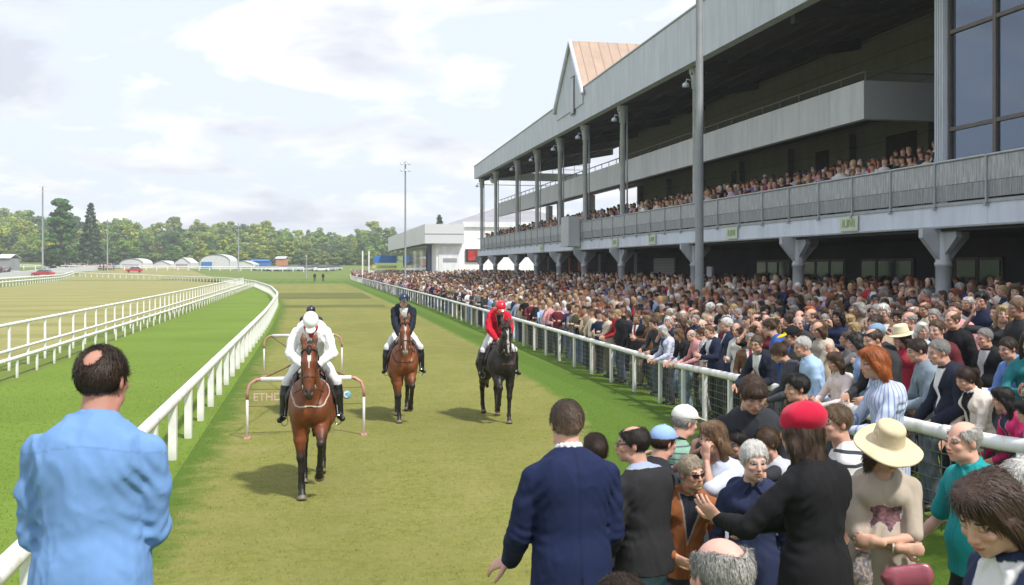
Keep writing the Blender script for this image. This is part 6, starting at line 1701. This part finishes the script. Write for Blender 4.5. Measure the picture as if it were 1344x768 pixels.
hero(1313, 509, 8.25, 80, 'black haired woman in magenta cardigan leaning on the near rail', sex='f', hair=('long', HAIRC['black']), pose=A(hyaw=-10, hpitch=10, lean=14, R=A(w=(.12, .38, .98)), L=A(w=(-.12, .38, .98))), top=A(kind='blouse', color=(.50, .03, .13), front=(.03, .03, .06), seed=6))
hero(1343, 526, 7.9, 78, 'dark haired woman in slate blue top leaning beside the magenta cardigan', sex='f', hair=('wavy', HAIRC['black']), pose=A(hyaw=0, hpitch=14, lean=16, R=A(w=(.12, .4, 1.0)), L=A(w=(-.12, .4, 1.0))), top=A(kind='blouse', color=(.20, .25, .33), seed=7))
hero(1094, 463, 10.9, 98, 'long brown haired woman clapping in a pale pink blouse', sex='f', hair=('wavy', HAIRC['brown']), pose=A(hyaw=6, hpitch=10, **CLAP(1.12)), top=A(kind='blouse', color=(.66, .56, .55), seed=3))
hero(1050, 443, 11.4, 75, 'white haired man in light blue shirt turned towards the track', sex='m', hair=('receding', HAIRC['white']), head=A(age=1), fat=.04, pose=A(hyaw=10, hpitch=14, lean=6), top=A(kind='shirt', color=(.34, .48, .70), seed=4), legs=A(color=(.03, .03, .04)))
hero(1016, 453, 11.7, 70, 'brown haired woman in dark grey top looking down at the rail', sex='f', hair=('bun', HAIRC['brown']), pose=A(hyaw=10, hpitch=30, lean=16, R=A(w=(.15, .42, .98)), L=A(w=(-.12, .4, 1.0))), top=A(kind='jumper', color=(.055, .058, .068)), legs=A(kind='jeans', color=(.2, .3, .45)))
hero(992, 441, 13.4, 110, 'man with glasses in a navy suit leaning over the rail', sex='m', hair=('crop', (.10, .075, .05)), glasses='clear', pose=A(hyaw=20, hpitch=10, lean=18, R=A(w=(.2, .45, 1.0)), L=A(w=(-.12, .42, 1.0))), top=A(kind='jacket', color=(.014, .018, .035), front=(.65, .67, .7), seed=5))
hero(1044, 492, 8.5, 85, 'black haired youth in a dark top with hands raised by the rail', sex='m', hair=('thick', HAIRC['black']), pose=A(hyaw=0, hpitch=6, lean=4, **CLAP(1.1, .34)), top=A(kind='jumper', color=(.07, .035, .04)))
hero(1320, 444, 10.0, 96, 'brown haired man in bright blue shirt leaning forward', sex='m', hair=('short', HAIRC['dark brown']), pose=A(hyaw=4, hpitch=12, lean=20, R=A(w=(.15, .45, 1.05)), L=A(w=(-.15, .45, 1.05))), top=A(kind='shirt', color=(.15, .26, .58), seed=5))
hero(1290, 432, 11.2, 96, 'stout grey haired man in a black jacket behind the blue shirt', sex='m', hair=('receding', HAIRC['grey']), fat=.06, pose=A(hyaw=0, hpitch=10, lean=6), top=A(kind='jacket', color=(.010, .011, .014), front=(.5, .5, .52), seed=2))
hero(1248, 408, 12.4, 100, 'tall bald man in a black suit above the navy suited man', sex='m', hair=('rim', HAIRC['light brown']), fat=.04, pose=A(hyaw=0, hpitch=8), top=A(kind='jacket', color=(.008, .008, .010), seed=6))
hero(1036, 428, 12.6, 80, 'spectator in a black cap with bright yellow peak', sex='m', hair=('short', HAIRC['dark brown']), hat=('cap', (.012, .012, .014), (.72, .50, .01)), pose=A(hyaw=6, hpitch=16), top=A(kind='jacket', color=(.05, .05, .055)), xtra=.02)
hero(1148, 424, 11.9, 86, 'man in a grey blue cap and charcoal coat near the long pink blouse', sex='m', hair=('short', HAIRC['grey']), hat=('cap', (.20, .30, .42), (.17, .26, .36)), pose=A(hyaw=6, hpitch=10), top=A(kind='jacket', color=(.03, .032, .036)), xtra=.02)
hero(1180, 428, 11.6, 92, 'woman in a small cream brimmed hat and red top', sex='f', hair=('bob', HAIRC['dark brown']), hat=('fedora', (.70, .62, .44), (.62, .5, .3)), pose=A(hyaw=0, hpitch=12), top=A(kind='blouse', color=(.36, .03, .05)), xtra=.03)
hero(918, 431, 19.4, 60, 'spectator in a speckled grey and white shirt turned to the rail', sex='m', hair=('short', HAIRC['brown']), pose=A(hyaw=20, hpitch=10, lean=4), top=A(kind='tshirt', mat='speckled', color=(.55, .55, .55), sleeve=.7), legs=A(color=(.42, .42, .42)))
hero(889, 432, 20.6, 100, 'woman in black top and light jeans resting on the rail', sex='f', hair=('long', HAIRC['light brown']), pose=A(hyaw=8, hpitch=14, lean=12, R=A(w=(.15, .4, 1.0)), L=A(w=(-.15, .4, 1.0))), top=A(kind='tshirt', color=(.012, .012, .015), sleeve=.6), legs=A(kind='jeans', color=(.32, .46, .62)))
hero(868, 428, 21.6, 95, 'white haired woman wrapped in a pale lilac shawl at the rail', sex='f', hair=('hood', HAIRC['white']), pose=A(hyaw=6, hpitch=12, lean=10, R=A(w=(.15, .38, 1.0)), L=A(w=(-.15, .38, 1.0))), top=A(kind='blouse', color=(.50, .52, .66), front=(.04, .06, .16)))
# walkers far down the straight
for px_, hc_, lab in ((413, (.02, .02, .025), 'distant walker in black on the far straight'), (424, (.05, .015, .02), 'distant walker in dark maroon on the far straight, nearer the crowd')):
    r, J, k = make_person(sex='m', pose=A(footR=(.11, .18, .08), footL=(-.11, -.16, .1)), top=A(kind='jacket', color=hc_), res=1.8); p = at_height(px_, 369.5, 0); r.location = p; r.rotation_euler = (0, 0, R(185)); tag(r, lab, 'person')
p = at_height(153, 359.5, .02); r, J, k = make_person(sex='m', pose=A(footR=(.12, .15, .08)), top=A(kind='jacket', color=(.45, .02, .03), hem=.45), legs=A(color=(.4, .03, .03)), res=1.8); r.location = (p[0], p[1], float(E(p[0], p[1]))); r.scale = (1.5, 1.5, 1.35); tag(r, 'distant figure in a red coat at the bend of the tan track', 'person')
N_HERO = len([o for o in col.objects if o.get('category') == 'person'])

# ------------------------------------------------------------------ crowd: copies of a few prototypes
PROTO = []
def proto(sex, verb, kind, pose, **kw):
    r, J, k = make_person(sex=sex, pose=pose, top=A(kind=kind, **kw.pop('top', {})), res=1.55, hair=('short', HAIRC['brown']), legs=A(color=(.03, .03, .04)), **kw)
    PROTO.append((r, J, sex, verb, kind))
proto('m', 'clapping', 'jacket', A(hpitch=8, **CLAP(1.2)), top=A(front=(.62, .63, .66)))
proto('m', 'standing', 'jacket', A(hyaw=12, hpitch=4), top=A(front=(.60, .62, .68), tie=(.25, .02, .03)))
proto('m', 'leaning', 'shirt', A(hpitch=12, lean=14, R=A(w=(.15, .42, 1.02)), L=A(w=(-.15, .42, 1.02))))
proto('m', 'watching', 'shirt', A(hyaw=-15, hpitch=6, R=A(w=(.1, .3, 1.1))), fat=.03)
proto('m', 'filming with raised hands', 'tshirt', A(hpitch=0, R=A(w=(.07, .32, 1.42), dir=(-.2, .2, 1), curl=.8), L=A(w=(-.07, .32, 1.42), dir=(.2, .2, 1), curl=.8)), top=A(sleeve=.6))
proto('m', 'waiting', 'jumper', A(hyaw=20, hpitch=10, lean=5), fat=.04)
proto('f', 'clapping', 'blouse', A(hpitch=8, **CLAP(1.2)))
proto('f', 'leaning', 'jumper', A(hpitch=14, lean=14, R=A(w=(.14, .4, 1.02)), L=A(w=(-.14, .4, 1.02))))
proto('f', 'standing', 'jacket', A(hyaw=-12, hpitch=6), top=A(front=(.6, .58, .56)))
proto('f', 'with folded arms', 'blouse', A(hyaw=10, hpitch=8, R=A(w=(-.12, .24, 1.08), pole=(1, -.1, -1), dir=(-1, .1, 0)), L=A(w=(.1, .28, 1.12), pole=(-1, -.1, -1), dir=(1, 0, .1))))
proto('f', 'waving', 'tshirt', A(hpitch=2, R=A(w=(.32, .2, 1.62), pole=(1, 0, -.5), dir=(.1, .1, 1)), L=A(w=(-.1, .3, 1.1))), top=A(sleeve=.6))
proto('f', 'watching', 'blouse', A(hyaw=18, hpitch=10, R=A(w=(.08, .3, 1.15))))
TOPC = {'navy': (.015, .022, .055), 'black': (.010, .010, .012), 'charcoal': (.035, .036, .04), 'grey': (.15, .15, .16), 'white': (.62, .61, .60), 'cream': (.58, .51, .41), 'pale blue': (.27, .38, .56), 'royal blue': (.04, .10, .36), 'red': (.42, .025, .035), 'pink': (.55, .26, .28), 'maroon': (.12, .018, .025), 'brown': (.13, .07, .04), 'beige': (.36, .28, .2), 'olive': (.09, .09, .04), 'teal': (.02, .17, .19), 'lilac': (.33, .27, .45), 'green': (.03, .16, .07)}
TOPW = [9, 9, 7, 7, 8, 6.5, 6, 1.5, 2, 4, 6, 7, 5, 2, .7, 2, .5]
MH = [('short', 5), ('crop', 3), ('receding', 2), ('balding', 2), ('rim', 1.5), ('thick', 2)]; FH = [('long', 4), ('bob', 3), ('wavy', 3), ('tail', 2), ('bun', 1), ('curly', 1.5)]
HATS = [('cap', 'baseball cap'), ('fedora', 'brimmed hat'), ('beret', 'beret'), ('bowler', 'round hat')]
used_labels = set(o['label'] for o in col.objects if o.get('label'))
GN = {'jacket': 'jacket', 'shirt': 'shirt', 'tshirt': 't shirt', 'jumper': 'jumper', 'blouse': 'blouse'}
STY = {'short': 'short', 'crop': 'cropped', 'receding': 'receding', 'balding': 'thinning', 'rim': 'bald topped', 'thick': 'thick', 'long': 'long', 'bob': 'bobbed', 'wavy': 'wavy', 'tail': 'ponytailed', 'bun': 'pinned up', 'curly': 'curly'}
def hm_(kind, style, fn, mat):
    me = shared_mesh((kind, style, 1.55), fn)
    if not me.materials: me.materials.append(mat)
    return me
def zone(x, y, where):
    if where == 'balcony': return 'on the balcony ' + ('next to the glazed block' if y < 30 else 'below the upper tier' )
    q = x - float(xrail(y))
    row = 'at the rail' if q < .75 else 'just behind the rail' if q < 1.9 else 'in the middle of the crowd' if q < 4.8 else 'at the back under the balcony'
    seg = ' beside the foreground group' if y < 11 else ' near the speckled shirt' if y < 17 else ' before the tall pole' if y < 27 else ' beyond the tall pole'
    return row + seg
def crowd_person(x, y, z, rz, where, s):
    for attempt in range(60):
        r0, J, sex, verb, kind = rng.choice(PROTO)
        q = x - float(xrail(y))
        if where == 'balcony' and 'leaning' in verb: continue
        if (q > .9 and 'leaning' in verb) or (q > 2.5 and rng.random() < .5 and 'with' not in verb and verb not in ('standing', 'watching', 'waiting')): continue
        cn = rng.choices(list(TOPC), TOPW)[0]
        st = rng.choices(*zip(*(MH if sex == 'm' else FH)))[0]
        hn = rng.choices(list(HAIRC), [2, 4, 4, 3, 2.5, 3, 2, .6, 1.2])[0]
        if st in ('rim', 'receding', 'balding') and hn in ('ginger', 'auburn', 'blonde'): hn = 'grey'
        hat = rng.choice(HATS) if rng.random() < .17 else None
        who = 'man' if sex == 'm' else 'woman'
        hl = f'{hn} {STY[st]} hair'; 
        lab = f'{who} with {hl} in {cn} {GN[kind]} ' + (f'and {hat[1]} ' if hat else f'{verb.split()[0] if "with" in verb and "folded" not in verb else verb} ') + zone(x, y, where)
        lab = ' '.join(lab.split()[:16])
        if lab not in used_labels: break
    used_labels.add(lab)
    r = dup(r0, (x, y, z), rz); s *= rng.uniform(.95, 1.05); r.scale = (s*rng.uniform(.95, 1.09), s*rng.uniform(.97, 1.08), s); r.rotation_euler[0] = R(rng.gauss(0, 2.2)); r.rotation_euler[1] = R(rng.gauss(0, 2.2)); sk = rng.choice(SKINS); r.color = (*sk, 1)
    jit = rng.uniform(.8, 1.2)
    for c in r.children:
        nm = c.name.split('.')[0]
        if nm == 'hair': c.data = hm_('hair', (st, bool(hat)), lambda: hair_geo(st, .0095, bool(hat)), MATS['hair']); c.color = (*HAIRC[hn], 1); hairo = c
        elif nm in ('jacket', 'shirt', 't_shirt', 'jumper', 'blouse'): c.color = (*[v*jit for v in TOPC[cn]], 1)
        else: c.color = (*rng.choice([(.02, .022, .03), (.05, .05, .055), (.1, .13, .2), (.2, .28, .4), (.22, .18, .13), (.012, .012, .014)]), 1)
    if hat:
        o = bpy.data.objects.new('hat', hm_('hat', hat[0], lambda: hat_geo(hat[0], None, .0095), MATS['felt'])); col.objects.link(o); o.parent = r; o.matrix_local = hairo.matrix_local
        o.color = (*rng.choice([(.5, .48, .44), (.03, .04, .09), (.02, .02, .02), (.35, .27, .17), (.30, .40, .55), (.32, .03, .05)]), 1)
    tag(r, lab, 'person', 'spectators in the crowd')
    return r
spots = []
y = 5.2
def free(x, y, rad=.46):
    return all((x - a)**2 + (y - b)**2 > rad*rad for a, b in placed)
q = .42; row = 0
while q < 12.4:
    y = 4.6 + rng.uniform(0, .4)
    while y < 178:
        x = float(xrail(y)) + q + rng.uniform(-.13, .13); yy = y + rng.uniform(-.12, .12)
        lim = 16.0 - .35 if True else 0
        ok = x < 20.6 and not (15.75 < x < 16.5 and min(abs(yy - c_) for c_ in cols) < .5) and abs(x - 13.5) + abs(yy - 31) > -1
        if yy > YE - 2 and x > 15.5: ok = ok and not (yy > 120 and x > 13.5)
        u, v_, d = project(x, yy, float(E(x, yy)) + 1.7)
        if ok and d > 3 and u < 1344 + 60*9/d*4 and (free(x, yy, .5) if yy < 26 else True): spots.append((d, x, yy, 'ground'))
        y += rng.uniform(.52, .84) if q > .5 else rng.uniform(.48, .95)
    q += .76 if row < 6 else .84; row += 1
for i in range(4):
    y = 12.0
    while y < YE - 1:
        if y > YG + .3 or (i == 0 and False): spots.append((project(16.6 + i*.9, y, 6)[2] + (0 if i < 2 else 400), 16.55 + i*.9 + rng.uniform(-.1, .1), y, 'balcony%d' % i))
        y += rng.uniform(.5, .8)
spots.sort(key=lambda s_: s_[0])
N_IND = 292 - N_HERO
ind, stuff = [], []
for s_ in spots:
    (ind if len(ind) < N_IND else stuff).append(s_)
print('heroes', N_HERO, 'individuals', len(ind), 'stuff', len(stuff), 'depth limit', ind[-1][0])
def foot(x, y, where): return 4.57 + .24*max(0, int(where[7:])) - .16 if where.startswith('balcony') else float(E(x, y))
for d, x, y, where in ind:
    rz = R(90) + rng.gauss(0, .38) + (R(rng.uniform(20, 75)) if rng.random() < .3 else 0)
    crowd_person(x, y, foot(x, y, where) + .02, rz, where[:7] if where.startswith('balcony') else where, rng.uniform(.92, 1.05) * (1.0))
for r0, *_ in PROTO:                      # the prototypes themselves leave the scene
    for c in list(r0.children): bpy.data.objects.remove(c)
    bpy.data.objects.remove(r0)
# everyone farther off: one mass of small figures
def low_person(sex, rs):
    rings = [(.0, .10, .12, 0), (.45, .10, .11, 0), (.80, .16, .12, 0), (.95, .175, .125, 0), (1.0, .17, .125, 1), (1.12, .155, .115, 1), (1.28, .18, .125, 1), (1.40, .20, .115, 1), (1.46, .13, .085, 1), (1.49, .06, .06, 2), (1.535, .058, .06, 2), (1.57, .07, .082, 2), (1.64, .08, .098, 2), (1.70, .078, .095, 3), (1.75, .055, .07, 3), (1.775, .01, .01, 3)]
    n = 9; V = []; K = []
    for z, a, b, k in rings:
        for i in range(n):
            t_ = 2*math.pi*i/n; x, y = a*math.cos(t_), b*math.sin(t_)
            V.append((x, y, z)); K.append(3 if (k == 2 and z > 1.55 and y < .0) else k)
    Q = [(i*n + j, i*n + (j+1) % n, (i+1)*n + (j+1) % n, (i+1)*n + j) for i in range(len(rings)-1) for j in range(n)]
    m = MB(); m.add(V, Q); 
    for s in (1, -1):
        e = (.25*s, .02 if rs else .12, 1.12 if rs < 2 else 1.2); h_ = (.2*s if rs == 0 else .06*s, .12 if rs == 0 else .34, .9 if rs == 0 else 1.18)
        m.tube([(.19*s, 0, 1.39), e, tuple(np.array(e)*.25 + np.array(h_)*.75)], [.055, .047, .04], 6); K += [1]*(3*6 + 2)
        m.tube([tuple(np.array(e)*.25 + np.array(h_)*.75), h_], [.036, .04], 5); K += [2]*(2*5 + 2)
    V = np.vstack(m.V); K = np.array(K)
    if sex == 'f': K[(V[:, 2] > 1.36) & (V[:, 1] < -.03) & (np.abs(V[:, 0]) < .1) & (V[:, 2] < 1.56)] = 3
    return V, np.array(m.Q), np.array(m.T), K
LP = [low_person(sx_, a_) for sx_ in 'mf' for a_ in (0, 1, 2)]
def crowd_mass(name, items, label):
    Vs, Qs, Ts, Cs, n = [], [], [], [], 0
    tops = np.array(list(TOPC.values())); tw_ = np.array(TOPW)/sum(TOPW); hs_ = np.array(list(HAIRC.values())); hw = np.array([2, 4, 4, 3, 2.5, 2.5, 1.5, .5, 1.2]); hw /= hw.sum()
    for d, x, y, where in items:
        V, Q, T, K = LP[nrs.randint(6)]; a = R(90) + nrs.normal(0, .5) + (1.0 if nrs.rand() < .3 else 0); c_, s_ = math.cos(a), math.sin(a); sc2 = nrs.uniform(.92, 1.06)
        hd_ = V.copy(); tilt = nrs.uniform(-.12, .12); P_ = np.stack([hd_[:, 0] + tilt*.3*np.clip(hd_[:, 2] - 1.4, 0, 1), hd_[:, 1] + .25*np.clip(hd_[:, 2] - 1.45, 0, 1)*nrs.uniform(0, 1), hd_[:, 2]], 1)*sc2
        W_ = np.stack([P_[:, 0]*c_ - P_[:, 1]*s_ + x, P_[:, 0]*s_ + P_[:, 1]*c_ + y, P_[:, 2] + foot(x, y, where)], 1)
        pal = np.stack([np.array(((.02, .022, .03), (.05, .05, .055), (.1, .14, .22), (.2, .17, .13))[nrs.randint(4)]), tops[nrs.choice(len(tops), p=tw_)]*nrs.uniform(.8, 1.2), np.array(SKINS[nrs.randint(6)])*nrs.uniform(.85, 1.1), hs_[nrs.choice(len(hs_), p=hw)]])
        if nrs.rand() < .1: pal[3] = ((.55, .53, .5), (.03, .04, .1), (.35, .28, .18))[nrs.randint(3)]
        C_ = np.ones((len(V), 4)); C_[:, :3] = pal[K]
        Vs.append(W_); Qs.append(Q + n); Ts.append(T + n); Cs.append(C_); n += len(V)
    me = mesh_np(name, np.vstack(Vs), [np.vstack(Qs), np.vstack(Ts)], True, np.vstack(Cs)); o = obj(name, me, M_crowd); o['kind'] = 'stuff'; o['label'] = label
M_ = NT('crowd_colours'); a_ = M_.n('ShaderNodeAttribute', attribute_name='Col'); M_.base(a_.outputs[0]); M_.set(Roughness=.85); M_.b.inputs['Specular IOR Level'].default_value = .2; M_crowd = M_.m
crowd_mass('crowd', [s_ for s_ in stuff if s_[3] == 'ground'], 'dense mass of distant standing spectators between the rail and the grandstand')
crowd_mass('balcony_crowd', [s_ for s_ in stuff if s_[3] != 'ground'], 'rows of distant spectators along the grandstand balcony')
far = [(0, *at_depth(nrs.uniform(84, 150), 350, nrs.uniform(278, 292))[:2], 'ground') for _ in range(90)] + [(0, *at_depth(nrs.uniform(0, 14), 350, nrs.uniform(235, 245))[:2], 'ground') for _ in range(40)] + [(0, nrs.uniform(9.6, 16), nrs.uniform(178, 250), 'ground') for _ in range(420)]
crowd_mass('distant_crowd', far, 'tiny far spectators by the car park and the end of the straight')
# ------------------------------------------------------------------ the air
if HAZE:
    m = MB(); m.box((-700, -310, -1.2), (700, 750, 62)); hz_ = m.mesh('haze'); mh = bpy.data.materials.new('air'); mh.use_nodes = True; nt = mh.node_tree
    for n_ in list(nt.nodes):
        if n_.type != 'OUTPUT_MATERIAL': nt.nodes.remove(n_)
    pv = nt.nodes.new('ShaderNodeVolumePrincipled'); pv.inputs['Density'].default_value = HAZE; pv.inputs['Color'].default_value = (.93, .96, 1, 1); pv.inputs['Anisotropy'].default_value = .2
    nt.links.new(pv.outputs[0], nt.nodes['Material Output'].inputs['Volume']); tag(obj('haze', hz_, mh), 'thin pale summer haze filling the air', kind='stuff')
    sc.cycles.volume_bounces = 0; sc.cycles.volume_max_steps = 64
